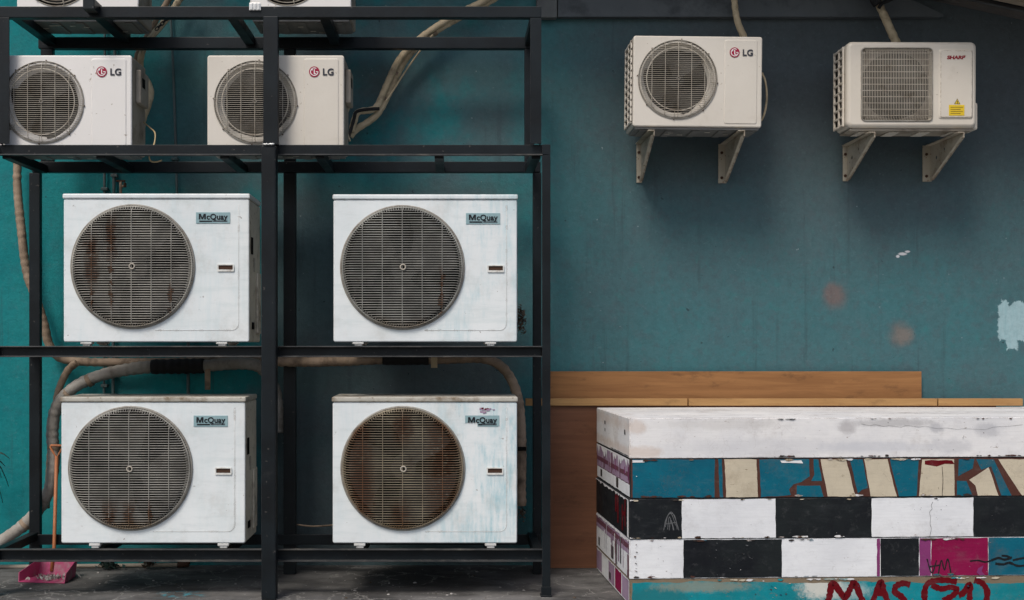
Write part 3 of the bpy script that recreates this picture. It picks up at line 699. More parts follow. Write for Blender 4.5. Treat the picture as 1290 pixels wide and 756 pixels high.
# ------------------------------------------------------------------ square-grille condenser on the wall
def square_unit():
    px0,px1,py0,py1,Y,D = 1067,1231,52,161,6.5,.195
    s=Y/F; W=(px1-px0)*s; H=(py1-py0)*s; x0=-W/2; y0=-D/2; cm=M['beige_sharp']
    t=thing('air_conditioner',((px0+px1)/2*s-VX*s,Y+D/2,PZ(py1,Y)),'cream wall condenser with square grille, red lettering and yellow warning sticker','air conditioner',rot=(0,R(.1),0))
    lx=lambda px:(px-px0)*s+x0; lz=lambda py:(py1-py)*s
    gx0,gx1,gz1,gz0=lx(1084.5),lx(1175),lz(60),lz(153)
    hole=rrect(gx0,gx1,gz0,gz1,.022,6)
    mb=MB(); shell(mb,W,H,D,cm,hole,.020,x0,y0,.012)
    hb=rrect(gx0+.01,gx1-.01,gz0+.01,gz1-.01,.02,6)
    va=[mb.bm.verts.new((u,y0,v)) for u,v in hole]; vb=[mb.bm.verts.new((u,y0+.03,v)) for u,v in hb]
    for i in range(len(hole)): mb.face([va[i],va[(i+1)%len(hole)],vb[(i+1)%len(hole)],vb[i]],cm,True)
    cx,cz=(gx0+gx1)/2,(gz0+gz1)/2; r=(gx1-gx0)*.47
    mb.poly([hb,circ(cx,cz,r,48)],M['shroud_tan'],lambda u,v:Vector((u,y0+.03,v)))
    mb.build('casing',t)
    fan_parts(t,cx,cz,r,y0+.03,.1,3,.9)
    gr=MB(); m=M['wire_beige']
    n=44
    for i in range(n):
        u=gx0+.008+(gx1-gx0-.016)*i/(n-1); e=.02 if i in (0,1,n-1,n-2) else .006
        gr.tube([(u,y0+.002,gz0+e),(u,y0-.008,gz0+e+.012),(u,y0-.008,gz1-e-.012),(u,y0+.002,gz1-e)],.0017,M['wire_beige'],5,cap=False,phase=(1,0,0))
    for i in range(11):
        z=gz0+.03+(gz1-gz0-.06)*i/10; gr.tube([(gx0+.004,y0-.001,z),(gx0+.016,y0-.0055,z),(gx1-.016,y0-.0055,z),(gx1-.004,y0-.001,z)],.0018,M['wire_beige'],5,cap=False)
    hp=rrect(gx0+.003,gx1-.003,gz0+.003,gz1-.003,.02,6); gr.tube([(u,y0-.003,v) for u,v in hp],.0035,M['rim'],6,closed=True)
    gr.build('fan_grille',t,fix=False)
    pn=MB(); a,b,z1,z0=lx(1182),lx(1225.5),lz(62),lz(150)
    O=rrect(a,b,z0,z1,.012,4); I=rrect(a+.010,b-.008,z0+.010,z1-.010,.008,4)
    pn.poly([I],cm,lambda u,v:Vector((u,y0-.008,v))); vi=[pn.bm.verts.new((u,y0-.008,v)) for u,v in I]; vo=[pn.bm.verts.new((u,y0-.0004,v)) for u,v in O]
    for i in range(len(O)): pn.face([vi[i],vi[(i+1)%len(O)],vo[(i+1)%len(O)],vo[i]],cm)
    po=pn.build('service_panel',t,fix=False)
    text_mesh('SHARP',.025,M['sharp_red'],'lettering',po,lx(1192),y0-.0086,lz(74.8),.05,1.28,.12,space=.98)
    st=MB(); st.box(lx(1194.5),lx(1214),y0-.0095,y0-.0082,lz(146),lz(132.5),M['yellow'],.0004); so=st.build('warning_sticker',po)
    tr=MB(); c_=lx(1205); z_=lz(131.5)
    tr.poly([[(c_-.016,z_),(c_+.016,z_),(c_,z_+.029)]],M['ink'],lambda u,v:Vector((u,y0-.009,v)))
    tr.poly([[(c_-.012,z_+.002),(c_+.012,z_+.002),(c_,z_+.024)]],M['yellow'],lambda u,v:Vector((u,y0-.0096,v)))
    tr.box(c_-.0017,c_+.0017,y0-.0104,y0-.0098,z_+.007,z_+.017,M['ink']); tr.box(c_-.0017,c_+.0017,y0-.0104,y0-.0098,z_+.003,z_+.0055,M['ink'])
    for k in range(4): tr.box(lx(1196.5),lx(1196.5)+.065-.012*(k%2),y0-.0104,y0-.0098,lz(135.5+2.6*k)-.001,lz(135.5+2.6*k)+.001,M['rust'])
    tr.build('warning_mark',so,fix=False)
    gd=MB(); xs=x0-.003
    gd.box(xs,x0-.0005,y0+.045,y0+D-.012,.02,H-.03,M['coil'])
    for k in range(10):
        z=.02+(H-.05)*k/9; gd.box(xs-.010,xs-.0003,y0+.035,y0+D-.002,z-.005,z+.005,cm,.001)
    for q in (y0+.04,y0+D*.55,y0+D-.008): gd.box(xs-.011,xs-.0002,q-.006,q+.006,.012,H-.022,cm,.001)
    gd.build('side_grid',t)
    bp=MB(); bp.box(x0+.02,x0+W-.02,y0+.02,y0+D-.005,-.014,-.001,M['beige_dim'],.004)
    for k in range(4): u=x0+.1+k*(W-.2)/3; bp.box(u-.03,u+.03,y0+.04,y0+D-.03,-.02,-.0145,M['beige'],.002)
    bp.build('base_pan',t)
    vc=MB(); vc.box(x0+W+.0005,x0+W+.030,y0+.06,y0+D-.02,.0,H*.32,cm,.010); vc.build('valve_cover',t)
square_unit()

def bracket(label, pxw, pxw2, pyw0, pyw1, pxt, pyt):
    X=PX((pxw+pxw2)/2,WALL_Y-.01); zt_=PZ(pyt,6.48)-.002; zl=PZ(pyw1,WALL_Y-.02); wd=PX(pxw2,WALL_Y)-PX(pxw,WALL_Y)
    Yt=6.47; t=thing('wall_bracket',(X,WALL_Y,zl),label,'bracket','sheet metal wall brackets under the condensers'); L=t.location
    Z1=zt_-zl; yb=WALL_Y-.003
    fl=MB(); fl.box(-wd/2,wd/2,-.009,-.003,0,Z1,M['bracket'],.002)
    for z in (.03,Z1-.05): fl.tube([(-wd*.1,-.0085,z),(-wd*.1,-.016,z)],.008,M['rust'],8)
    fl.build('wall_flange',t)
    wb=MB(); d=Yt-WALL_Y; hx=wd/2-.004
    f=lambda xx:(lambda u,v:Vector((xx,u,v)))
    O=[(-.0095,.004),(-.0095,Z1-.005),(d,Z1-.005),(d,Z1-.03),(-.05,.004)]
    ho=[circ(-.09,Z1-.08,.012,12),circ(-.2,Z1-.05,.010,12)]
    for xx in (hx,hx-.004): wb.poly([O]+ho,M['bracket'],f(xx))
    for i in range(5):
        p,q=O[i],O[(i+1)%5]; wb.hull([(hx,*p),(hx,*q),(hx-.004,*q),(hx-.004,*p)],((0,1,2,3),),M['bracket'])
    p,q=(-.05,.006),(d,Z1-.028)                          # folded lower lip
    wb.hull([(hx-.0035,*p),(hx-.0035,*q),(hx-.02,*q),(hx-.02,*p)],((0,1,2,3),),M['bracket'])
    wb.build('web',t)
    ar=MB(); ar.box(hx-.035,hx+.001,d,-.0095,Z1-.0045,Z1,M['bracket'],.0015); ar.build('arm',t)
bracket('beige wall bracket under the left end of the round grille wall condenser',802,809,171,230,822,163.5)
bracket('beige wall bracket under the right end of the round grille wall condenser',905,915.5,171,230.5,938,164)
bracket('beige wall bracket under the left end of the square grille condenser',1062,1069,173,228,1096,166)
bracket('beige wall bracket under the right end of the square grille condenser',1162.5,1174,175,228.5,1217,166)

# ------------------------------------------------------------------ hoses, pipes and cables
def hose(name,label,cat,pts,rpx,mat,Y=6.8,group=None,parent=None,k=9,wrap=True,seed=1,seg=12):
    random.seed(seed)
    Q=[P(p[0],p[1],p[2] if len(p)>2 else Y) for p in pts]; Q=spline(Q,k)
    # resample evenly so that the tape turns show
    D=[0]
    for a,b in zip(Q,Q[1:]): D.append(D[-1]+(b-a).length)
    n=max(8,int(D[-1]/.010)); R_=[];j=0
    for i in range(n+1):
        d=D[-1]*i/n
        while j<len(D)-2 and D[j+1]<d: j+=1
        tt=(d-D[j])/max(1e-9,D[j+1]-D[j]); R_.append(Q[j].lerp(Q[j+1],tt))
    r=rpx*Y/F; ph=[random.uniform(-1,1) for _ in range(n+2)]
    rad=(lambda i: r*(1+(.035*(1 if (i//2)%2 else -1)+.035*ph[i//2]+.03*math.sin(i*.11+seed)))) if wrap else (lambda i:r)
    mb=MB()
    base=R_[0].copy()
    if parent is None: bmv=base
    else: bmv=parent.location.copy()
    mb.tube([p-bmv for p in R_],rad,mat,seg)
    o=mb.build(name,parent,None if parent else base)
    if parent is None: tag(o,label,cat,group)
    return o
gh='insulated refrigerant hoses'
h1=hose('hose','brown taped hose running down the wall at the left and along under the middle shelf','hose',
   [(21,190),(22,205),(22,237),(27,290),(34,345),(47,380),(56,410),(62,434),(76,451),(110,456),(180,456.5),(260,455),(330,453)],5.4,M['tape'],6.83,gh,seed=3)
h3=hose('hose','thick grey taped hose sweeping from the bottom left corner up over the lower condenser','hose',
   [(-30,704),(0,683),(36,656),(60,622),(68,580),(66,545),(72,512),(95,487),(130,472),(165,465),(196,462),(225,461.5),(258,461),(300,458),(328,463),(345,488),(350,515),(350,545)],7.6,M['tape_grey'],6.76,gh,seed=4)
hose('foam_sleeve','','',[(191,462.3),(200,462),(228,461.6),(257,461)],9.2,M['foam'],6.76,parent=h3,seed=6)
mb=MB(); a=P(258,458,6.735)-h3.location; b=P(265,491,6.735)-h3.location; mb.box(a.x,b.x,a.y,a.y+.004,b.z,a.z,M['tape'],.001); mb.build('loose_tape',h3)
hose('hose','thin brown hose curving down beside the bottom left condenser','hose',[(97,457),(86,466),(76,486),(71,505),(68,535),(64,570),(62,600),(58,640)],4.6,M['tape'],6.79,gh,seed=8)
h5=hose('hose','brown hose bending down along the right side of the bottom right condenser','hose',
   [(340,455),(380,456),(430,455),(470,453),(520,453),(570,452),(605,451),(628,459),(644,478),(653,505),(656,540),(657,580),(656.5,615),(657,637)],6.3,M['tape'],6.6,gh,seed=9)
hose('foam_sleeve','','',[(482,452.8),(500,453),(540,452.5)],7.2,M['foam'],6.6,parent=h5,seed=10)
mb=MB(); a=P(543,449,6.57)-h5.location; b=P(551,463.5,6.57)-h5.location; mb.box(a.x,b.x,a.y,a.y+.004,b.z,a.z,M['tape_pale'],.001); mb.build('loose_tape',h5)
mb=MB(); a=P(650,563,6.56)-h5.location; b=P(663,568,6.56)-h5.location; mb.box(a.x,b.x,a.y,a.y+.006,b.z,a.z,M['dark'],.001); mb.build('strap',h5)
h6=hose('hose','pale taped twin hose climbing diagonally right of the upper shelf condenser','hose',
   [(641,-14),(618,1),(580,21),(548,40),(522,62),(506,82),(492,112),(478,140),(466,152),(449,163),(441,172)],4.5,M['tape_pale'],6.83,gh,seed=11)
hose('second_strand','','',[(634,-16),(612,0),(572,20),(540,40),(516,60),(500,80),(485,112),(473,136),(452,141),(447,150),(443,166)],4.2,M['tape_pale'],6.80,parent=h6,seed=12)
hose('thin_strand','','',[(545,44),(530,63),(512,88),(496,113),(486,128)],1.1,M['tape_pale'],6.79,parent=h6,wrap=False,seed=1,seg=8)
hose('drain_branch','','',[(478,137),(462,138),(449,141),(446,150),(440,170),(438,178)],2.2,M['foam'],6.72,parent=h6,seed=15)
for q in ([(545,42),(549,39.3)],[(500,91),(498,95)],[(486,123),(484,127)]): hose('tie','','',q,5.2,M['tape'],6.83,parent=h6,wrap=False)
for q in ([(68.5,560),(67.7,566)],[(84,498),(87,495)],[(110,480.5),(115,478)],[(30,662),(34,658)]): hose('tie','','',q,8.4,M['tape'],6.76,parent=h3,wrap=False)
h7=hose('hose','pale twin hose rising behind the leftmost upper shelf condenser','hose',
   [(236,-16),(226,0),(211,22),(194,43),(182,58),(177,76),(178,92),(186,104),(190,118),(186,134),(180,152),(178,176)],4.2,M['tape_pale'],6.78,gh,seed=13)
hose('second_strand','','',[(222,-16),(212,0),(200,20),(188,41),(176,62),(171,80),(172,100),(174,130)],3.6,M['tape'],6.80,parent=h7,seed=14)
hose('cable','tan cable looping over the shelf edge beside the leftmost upper condenser','cable',[(176,112,6.45),(172,130,6.45),(176,148,6.4),(188,160,6.3),(195,167,6.2),(195,178,6.15),(192,187,6.12),(188,196,6.12),(190,203,6.13),(197,204,6.14),(204,202,6.15)],.9,M['cable'],6.3,wrap=False,seg=8)
hose('cable','pale cable hanging down the right side of the middle upper condenser','cable',[(437,112,6.45),(440,124,6.42),(439,138,6.4),(434,152,6.4),(437,166,6.4),(441,178,6.4)],1.2,M['tape_pale'],6.4,wrap=False,seg=8)
hose('hose','tan hose bent above the round grille wall condenser','hose',[(925,-25),(925,-5),(926.5,14),(930,30),(936,44),(942,58)],4.2,M['tape_pale'],6.78,gh,seed=16)
h9=hose('hose','tan tapering hose coming down onto the square grille condenser','hose',[(1098,-22),(1105,0),(1113,18),(1121,36),(1130,56)],5.0,M['tape_pale'],6.78,gh,seed=17)
hose('foam_sleeve','','',[(1090,-20),(1099,-6),(1106,6)],6.2,M['foam'],6.75,parent=h9,seed=18)
hose('drain_branch','','',[(1140,-20),(1124,-2),(1112,4),(1107,10)],2.2,M['foam'],6.74,parent=h9,seed=19)
hose('cable','beige cable looped at the right end of the round grille wall condenser','cable',[(960,92,6.72),(964,102,6.7),(966,118,6.7),(965,134,6.7),(962,146,6.7),(959,152,6.72)],1.3,M['tape_pale'],6.7,wrap=False,seg=8)
gp='thin painted conduits on the wall'
def conduit(label,pts,rpx,clips=()):
    o=hose('conduit',label,'conduit',pts,rpx,M['conduit'],6.905,gp,wrap=False,seg=10)
    for (px,py) in clips:
        mb=MB(); p=P(px,py,6.895)-o.location; mb.box(p.x-.018,p.x+.018,p.y-.004,p.y+.03,p.z-.008,p.z+.008,M['conduit'],.002); mb.build('clip',o)
conduit('thin wall conduit left of its close twin, rising behind the left condensers',[(132,-20),(132,100),(131.5,240),(131,480),(131,600)],1.6,((131.5,238),(131,486)))
conduit('thin wall conduit right of its close twin, rising behind the left condensers',[(145,-20),(144.5,100),(143.5,240),(142.5,480),(142.5,600)],2.0,((143.5,221),(142.5,472)))
conduit('thin slightly slanted wall conduit between the two upper shelf condensers',[(212,-20),(217,60),(220,140),(223,245),(226,400)],1.6,((220,200),))
conduit('short thin conduit on the wall above the lower left condenser near the foam sleeve',[(237,300),(237,400),(237,480),(237,600)],2.0)
vt=thing('pipe_valve',P(152,236,6.86),'small brass valve sticking up behind the upper left large condenser','valve'); 
mb=MB(); mb.tube([(0,0,-.10),(0,0,.03)],.008,M['tape'],8); mb.tube([(0,0,.0),(.03,0,.012)],.007,M['tape'],8); mb.build('stem',vt)
mb=MB(); mb.box(-.025,.025,-.006,.006,.03,.04,M['rust'],.002); mb.box(.018,.03,-.012,.012,.0,.026,M['rust'],.002); mb.build('lever',vt)
fp=hose('floor_pipe','dirty beige pipe lying along the foot of the wall at the lower left','pipe',[(-60,714.5,6.84),(60,713.5,6.84),(150,712.5,6.84),(226,711.5,6.84)],2.6,M['pipe_floor'],6.84,wrap=False)
mb=MB(); L=fp.location; a=P(224,711.5,6.84)-L; b=P(236,711,6.84)-L; mb.tube([a,b,b+Vector((.006,0,.035))],.017,M['rust'],10); mb.build('elbow',fp)
hose('cable','thin cable stub crossing the dark gap left of the bottom right condenser','cable',[(374,661,6.7),(392,663,6.7),(408,662.5,6.7),(424,661,6.7)],1.1,M['tape'],6.7,wrap=False,seg=8)
def clump(name,label,cat,loc,n,sx,sy,sz,q,mat,seed,group=None):
    random.seed(seed); mb=MB()
    for i in range(n):
        c_=Vector((random.gauss(0,sx),random.gauss(0,sy),random.gauss(0,sz)))
        a=Vector((random.uniform(-1,1),random.uniform(-1,1),random.uniform(-1,1))).normalized()*q*random.uniform(.5,1.4)
        b=a.cross(Vector((random.uniform(-1,1),random.uniform(-1,1),random.uniform(-1,1)))).normalized()*q*random.uniform(.2,.5)
        mb.face([mb.bm.verts.new(c_+k) for k in (a,b,-a,-b)],mat)
    zm=min(v.co.z for v in mb.bm.verts)
    o=mb.build(name,None,loc,fix=False); return tag(o,label,cat,group), zm
clump('insulation_scrap','frayed brown insulation scrap hanging beside the upper right large condenser','scrap',P(656,404,6.4),140,.011,.02,.036,.014,M['scrap'],1)
clump('insulation_scrap','frayed dark hose end fibres beside the bottom right condenser near the floor','scrap',P(657,645,6.58),60,.010,.012,.018,.012,M['scrap'],2)
for px,lab,sd in ((136,'flat heap of dry leaves on the floor pipe behind the dustpan side','a'),(187,'dark upright tuft of dry leaves on the floor pipe near its elbow','b')):
    random.seed(sd)
    o,zm=clump('leaf_litter',lab,'leaves',P(px,712,6.80),90,.028 if sd=='a' else .016,.02,.007 if sd=='a' else .014,.02,M['scrap'] if sd=='b' else M['leaf'],9 if sd=='a' else 4)
    o.location.z=-zm+.001

# galvanised clip on the top rail
cl=thing('rail_clip',P(321.5,10,YF),'shiny galvanised clip over the top rail left of the middle post','clip')
mb=MB(); w=.058; mb.box(-w/2,w/2,-.007,-.0005,-.014,.024,M['steel'],.002)
for u in (-.018,.0,.018): mb.box(u-.006,u+.006,-.011,-.0065,-.012,.022,M['steel'],.002)
mb.build('plate',cl)
# black chain hanging off the hoses at the upper left
ch=MB(); c0=P(198,36,6.6); c1=P(217,17,6.6)
for i in range(7):
    p=c0.lerp(c1,i/6); d=(c1-c0).normalized(); sd=Vector((0,1,0)) if i%2 else d.cross(Vector((0,1,0)))
    ch.tube([p-c0+d*(.013*math.cos(a))+sd*(.008*math.sin(a)) for a in [2*math.pi*k/14 for k in range(14)]],.003,M['foam'],6,closed=True)
tag(ch.build('chain',None,c0),'short black chain hooked between hoses under the top rail','chain')

# ------------------------------------------------------------------ long-handled dustpan
dp=thing('dustpan',(PX(62,6.5),6.5,0),'pink dustpan with a long orange handle standing under the rack','dustpan',rot=(0,0,R(-9))); L=dp.location
mb=MB(); t_=.004; wf,wb_,dpt,hb=.128,.105,.17,.098
def quadslab(pts,th):
    n=(Vector(pts[1])-Vector(pts[0])).cross(Vector(pts[3])-Vector(pts[0])).normalized()*th
    mb.hull([Vector(p) for p in pts]+[Vector(p)+n for p in pts],((0,1,2,3),(7,6,5,4),(0,4,5,1),(1,5,6,2),(2,6,7,3),(3,7,4,0)),M['pink'])
yf,yb=-dpt/2,dpt/2
quadslab([(-wf,yf,.002),(wf,yf,.002),(wb_,yb,.006),(-wb_,yb,.006)],t_)
quadslab([(-wb_,yb,.006),(wb_,yb,.006),(wb_,yb+.025,hb),(-wb_,yb+.025,hb)],t_)
quadslab([(-wf,yf,.002),(-wb_,yb,.006),(-wb_,yb+.025,hb),(-wf-.004,yf+.01,.05)],t_)
quadslab([(wb_,yb,.006),(wf,yf,.002),(wf+.004,yf+.01,.05),(wb_,yb+.025,hb)],t_)
mb.build('pan',dp)
hx0=-.03; mb=MB(); mb.tube([(hx0,yb+.0,.03),(hx0,yb+.03,.16),(hx0+.006,yb+.045,.64)],.0095,M['orange'],12); mb.build('handle',dp)
mb=MB(); top=Vector((hx0+.006,yb+.045,.63)); loop=[(0,0),(.022,.035),(.036,.06),(.03,.068),(0,.068),(-.03,.068),(-.036,.06),(-.022,.035)]
mb.tube([top+Vector((u,0,w_)) for u,w_ in loop],.0062,M['orange'],8,closed=True,phase=(0,1,0)); mb.build('grip',dp)
tag(clump('debris','pale paper scraps and dust heaped in the pink dustpan','debris',Vector((L.x+.01,L.y-.005,.017)),110,.055,.032,.0025,.015,M['dust'],3)[0],'pale paper scraps and dust heaped in the pink dustpan','debris')

# loose chips and dust on the concrete
random.seed(11); mb=MB()
for i in range(170):
    X=random.uniform(-2.6,.75); Yy=random.uniform(5.7,6.85); q=random.choice((.002,.003,.004,.004,.006,.009))
    a=random.uniform(0,6.28); z=.0015
    vs=[(X+q*random.uniform(.6,1.3)*math.cos(a+k*1.57),Yy+q*random.uniform(.6,1.3)*math.sin(a+k*1.57)) for k in range(4)]
    h=q*random.uniform(.3,.7); lo=[mb.bm.verts.new((u,w_,z)) for u,w_ in vs]; hi=[mb.bm.verts.new((X+(u-X)*.6,Yy+(w_-Yy)*.6,z+h)) for u,w_ in vs]
    m=M['dust'] if random.random()<.6 else M['scrap']
    mb.face(hi,m)
    for k in range(4): mb.face([lo[k],lo[(k+1)%4],hi[(k+1)%4],hi[k]],m)
o=mb.build('grit'); tag(o,'grit and paint chips scattered over the concrete floor','grit',kind='stuff')

# dark fronds entering at the left edge
random.seed(3); pl=thing('plant',P(-15,640,6.75),'dark drooping plant leaves reaching in at the left edge','plant')
mb=MB(); base=Vector((0,0,0))
mb.tube([(-.02,0,-.5),(-.01,0,-.2),(0,0,.28)],.006,M['leaf'],6); mb.build('stem',pl)
for k in range(9):
    mb=MB(); a=random.uniform(.15,.9); ln=random.uniform(.10,.17); z0=random.uniform(.15,.3); pts=[]
    for i in range(9):
        q=i/8; pts.append(Vector((.0+ln*q*.75*(1 if k%4 else -1), random.uniform(-.003,.003)+.04*q*math.sin(k*2.1), z0+.10*q-(.30*a)*q*q)))
    L_=[];R2=[]
    for i,p in enumerate(pts):
        w=.0035*math.sin(math.pi*min(1,.12+.88*i/8))+.0006; L_.append(mb.bm.verts.new(p+Vector((0,.004,w)))); R2.append(mb.bm.verts.new(p+Vector((0,-.004,-w))))
    for i in range(8): mb.face([L_[i],L_[i+1],R2[i+1],R2[i]],M['leaf'],True)
    mb.build('leaf',pl,fix=False)

# ------------------------------------------------------------------ boards against the wall
def board(name,label,cat,px0,px1,py0,py1,Y,th,m,lean=0,floor=True):
    z1=PZ(py0,Y); z0=0.001 if floor else PZ(py1,Y); xa,xb=PX(px0,Y),PX(px1,Y)
    mb=MB(); mb.box(-(xb-xa)/2,(xb-xa)/2,-th/2,th/2,0,z1-z0,m,.0015)
    return tag(mb.build(name,None,((xa+xb)/2,Y,z0),rot=(R(-lean),0,0)),label,cat)
board('plywood_board','wide orange brown plywood board standing against the wall behind the blocks','board',688,1161.5,468,0,6.885,.018,M['ply'],.8)
board('hardboard_panel','dark reddish brown panel leaning below the pale wooden strips','panel',690,1255,511,0,6.84,.012,M['hard'],.4)
gb='pale wooden strips in one line on the panel'
for (a,b,lab) in ((662,865.2,'pale wooden strip behind the rack post, left length of the line'),(867,1179.2,'long pale wooden strip, middle length between two dark joints'),(1181,1287,'short pale wooden strip at the right end, against bare wall')):
    tag(board('wooden_batten',lab,'wood strip',a,b,502,511,6.84,.032,M['batten'],0,False),lab,'wood strip',gb)

# ------------------------------------------------------------------ painted platform blocks
YAW=R(2.7); C0=Vector((PX(793,5.85),5.85,0)); U=Vector((math.cos(YAW),math.sin(YAW),0)); V=Vector((-math.sin(YAW),math.cos(YAW),0))
LEN,DEP=2.75,.95
def S(px,py):                                    # photo pixel on the front face -> (along, height)
    d=Vector(((px-VX)/F,1,-(py-VY)/F)); n=-V; o_=Vector((0,0,CH)); t_=(C0-o_).dot(n)/d.dot(n); p=o_+d*t_
    return ((p-C0).dot(U), p.z)
zs=[S(793,y)[1] for y in (527,578,628.5,680,730)]+[0.0]
class Block:
    def __init__(s,i,label,base,dy=0,dx=0,left=None):
        s.z0=zs[i+1]+.0012 if i<4 else 0.001; s.z1=zs[i]-.0005; s.h=s.z1-s.z0; s.dx,s.dy=dx,dy
        s.lab=label; s.mb=MB(); s.m=base
        s.body(base)
        s.loc=C0+U*dx+V*dy+Vector((0,0,s.z0)); s.lay=0
    def body(s,m):
        n=110; h=s.h; rings=[]
        def sm(): return [random.choice((.0015,.002,.002,.0025,.003,.008 if random.random()<.3 else .002)) for _ in range(4)]
        cur=sm()
        for i in range(n+1):
            x_=LEN*i/n; nx=sm(); cur=[.6*a+.4*b_ for a,b_ in zip(cur,nx)]; e=.004 if i in (0,n) else 0
            a,b_,c_,d_=cur
            pr=[(0,a),(a*.3,a*.3),(a,0),(DEP-b_,0),(DEP-b_*.3,b_*.3),(DEP,b_),(DEP,h-c_),(DEP-c_*.3,h-c_*.3),(DEP-c_,h),(d_,h),(d_*.3,h-d_*.3),(0,h-d_)]
            if i in (0,n): pr=[(min(DEP-.004,max(.004,u)),min(h-.004,max(.004,w_))) for u,w_ in pr]
            rings.append([s.mb.bm.verts.new((x_,u,w_)) for u,w_ in pr])
            if i in (0,n-1):
                x2=.004 if i==0 else LEN-.004
                rings.append([s.mb.bm.verts.new((x2,*((p[0],p[1])))) for p in [(0,a),(a*.3,a*.3),(a,0),(DEP-b_,0),(DEP-b_*.3,b_*.3),(DEP,b_),(DEP,h-c_),(DEP-c_*.3,h-c_*.3),(DEP-c_,h),(d_,h),(d_*.3,h-d_*.3),(0,h-d_)]])
        for p,q in zip(rings,rings[1:]):
            for j in range(12): s.mb.face([p[j],q[j],q[(j+1)%12],p[(j+1)%12]],m)
        s.mb.face(rings[0],m); s.mb.face(rings[-1][::-1],m)
    def chips(s,n,mats,top=.5,size=(.004,.016),u0=0,u1=1.9,lay=5):
        cc=[random.uniform(u0,u1) for _ in range(max(2,n//5))]
        for k in range(int(n*.75)):
            u=random.choice(cc)+random.gauss(0,.035)*(u1-u0)/1.9; q=random.uniform(*size); q*=1.5; hh=min(.006,q*random.uniform(.12,.4))
            v=(s.h-.004-hh*.7) if random.random()<top else .005+hh*.7
            pts=[(max(.003,u+q*random.uniform(.6,1.3)*math.cos(a)),min(s.h-.003,max(.003,v+hh*random.uniform(.5,1.3)*math.sin(a)))) for a in [2*math.pi*i/9 for i in range(9)]]
            s.lay+=1; y=-.0006*lay-.00002*s.lay; s.mb.poly([pts],random.choice(mats),lambda a,b_:Vector((a,y,b_)))
    def top(s,y0,u0,u1,w,m):                      # board joints and scuffs on the upper face
        n=int((u1-u0)/.03)+2; prev=None; s.lay+=1; yy=y0
        for i in range(n):
            yy=y0+random.uniform(-.003,.003); ww=w*random.uniform(.3,1.2); u=u0+(u1-u0)*i/(n-1)
            a,b_=s.mb.bm.verts.new((u,yy-ww/2,s.h+.0006+.00002*s.lay)),s.mb.bm.verts.new((u,yy+ww/2,s.h+.0006+.00002*s.lay))
            if prev: s.mb.face([prev[0],a,b_,prev[1]],m)
            prev=(a,b_)
    def drips(s,m,frac=.18,lay=4):                # white paint run over the top of the left end
        n=40; pts=[(.006,s.h-.004)]; pts=[]
        for i in range(n+1):
            y=.006+(DEP-.012)*i/n; pts.append((y,s.h*(1-frac*random.uniform(.15,1)**2)-.006))
        q=[(.006,s.h-.004)]+pts+[(DEP-.006,s.h-.004)]
        s.lay+=1; x_=-.0006*lay-.00002*s.lay; s.mb.poly([q],m,lambda u,v:Vector((x_,u,v)))
    def scatter(s,n,mats,size=(.0015,.004),u0=0,u1=1.9,lay=5):
        ctr=[random.uniform(u0,u1) for _ in range(max(2,n//7))]
        for k in range(int(n*.6)):
            u=random.choice(ctr)+random.gauss(0,.05)*(u1-u0)/1.9; q=random.uniform(*size)*.8; v=random.uniform(.012,s.h-.012); tl=random.uniform(0,3.1)
            pts=[(max(.003,u+q*random.uniform(.5,1.5)*math.cos(a+tl)),v+q*.6*random.uniform(.5,1.4)*math.sin(a)) for a in [2*math.pi*i/7 for i in range(7)]]
            s.lay+=1; y=-.0006*lay-.00002*s.lay; s.mb.poly([pts],random.choice(mats),lambda a,b_:Vector((a,y,b_)))
    def jit(s,pts,j=.0016,st=.03):
        out=[]
        for (a,b),(c_,d) in zip(pts,pts[1:]+pts[:1]):
            n=max(1,int(math.hypot(c_-a,d-b)/st))
            for k in range(n): q=k/n; out.append((a+(c_-a)*q+random.uniform(-j,j),b+(d-b)*q+random.uniform(-j,j)))
        return out
    def cl(s,p): return (max(.004,p[0]-s.dx),min(s.h-.003,max(.003,p[1]-s.z0)))
    def paint(s,pts,m,lay=1,j=.0016):            # front face, photo pixels
        q=s.jit([s.cl(S(*p)) for p in pts],j); q=[(max(.003,u),min(s.h-.0025,max(.0025,v))) for u,v in q]
        s.lay+=1; y=-.0006*lay-.00002*s.lay; s.mb.poly([q],m,lambda u,v:Vector((u,y,v)))
    def rect(s,a,b,m,lay=1): 
        z=1000; s.paint([(a,0),(b,0),(b,z),(a,z)],m,lay)
    def left(s,y0,y1,f0,f1,m,lay=1):             # left end: depth range, height fractions
        q=s.jit([(max(.006,y0),max(.006,f0*s.h)),(min(DEP-.006,y1),max(.006,f0*s.h)),(min(DEP-.006,y1),min(s.h-.006,f1*s.h)),(max(.006,y0),min(s.h-.006,f1*s.h))])
        s.lay+=1; x_=-.0006*lay-.00002*s.lay; s.mb.poly([q],m,lambda u,v:Vector((x_,u,v)))
    def stroke(s,pts,w,m,lay=3):
        P2=[s.cl(S(*p)) for p in pts]; sp=spline([Vector((u,0,v)) for u,v in P2],6); s.lay+=1; y=-.0006*lay-.00003*s.lay; prev=None
        for i,p in enumerate(sp):
            t_=(sp[min(i+1,len(sp)-1)]-sp[max(i-1,0)]).normalized(); n=Vector((-t_.z,0,t_.x))*w*.5*random.uniform(.8,1.2)
            a,b=s.mb.bm.verts.new(p+n+Vector((0,y,0))),s.mb.bm.verts.new(p-n+Vector((0,y,0)))
            if prev: s.mb.face([prev[0],a,b,prev[1]],m)
            prev=(a,b)
    def done(s):
        o=s.mb.build('painted_block',None,s.loc,fix=False,rot=(0,0,YAW)); tag(o,s.lab,'block','painted blocks in the stack'); return o
random.seed(21)
b=Block(0,'plain white painted block on top of the painted stack',B['white_top'],0,0)
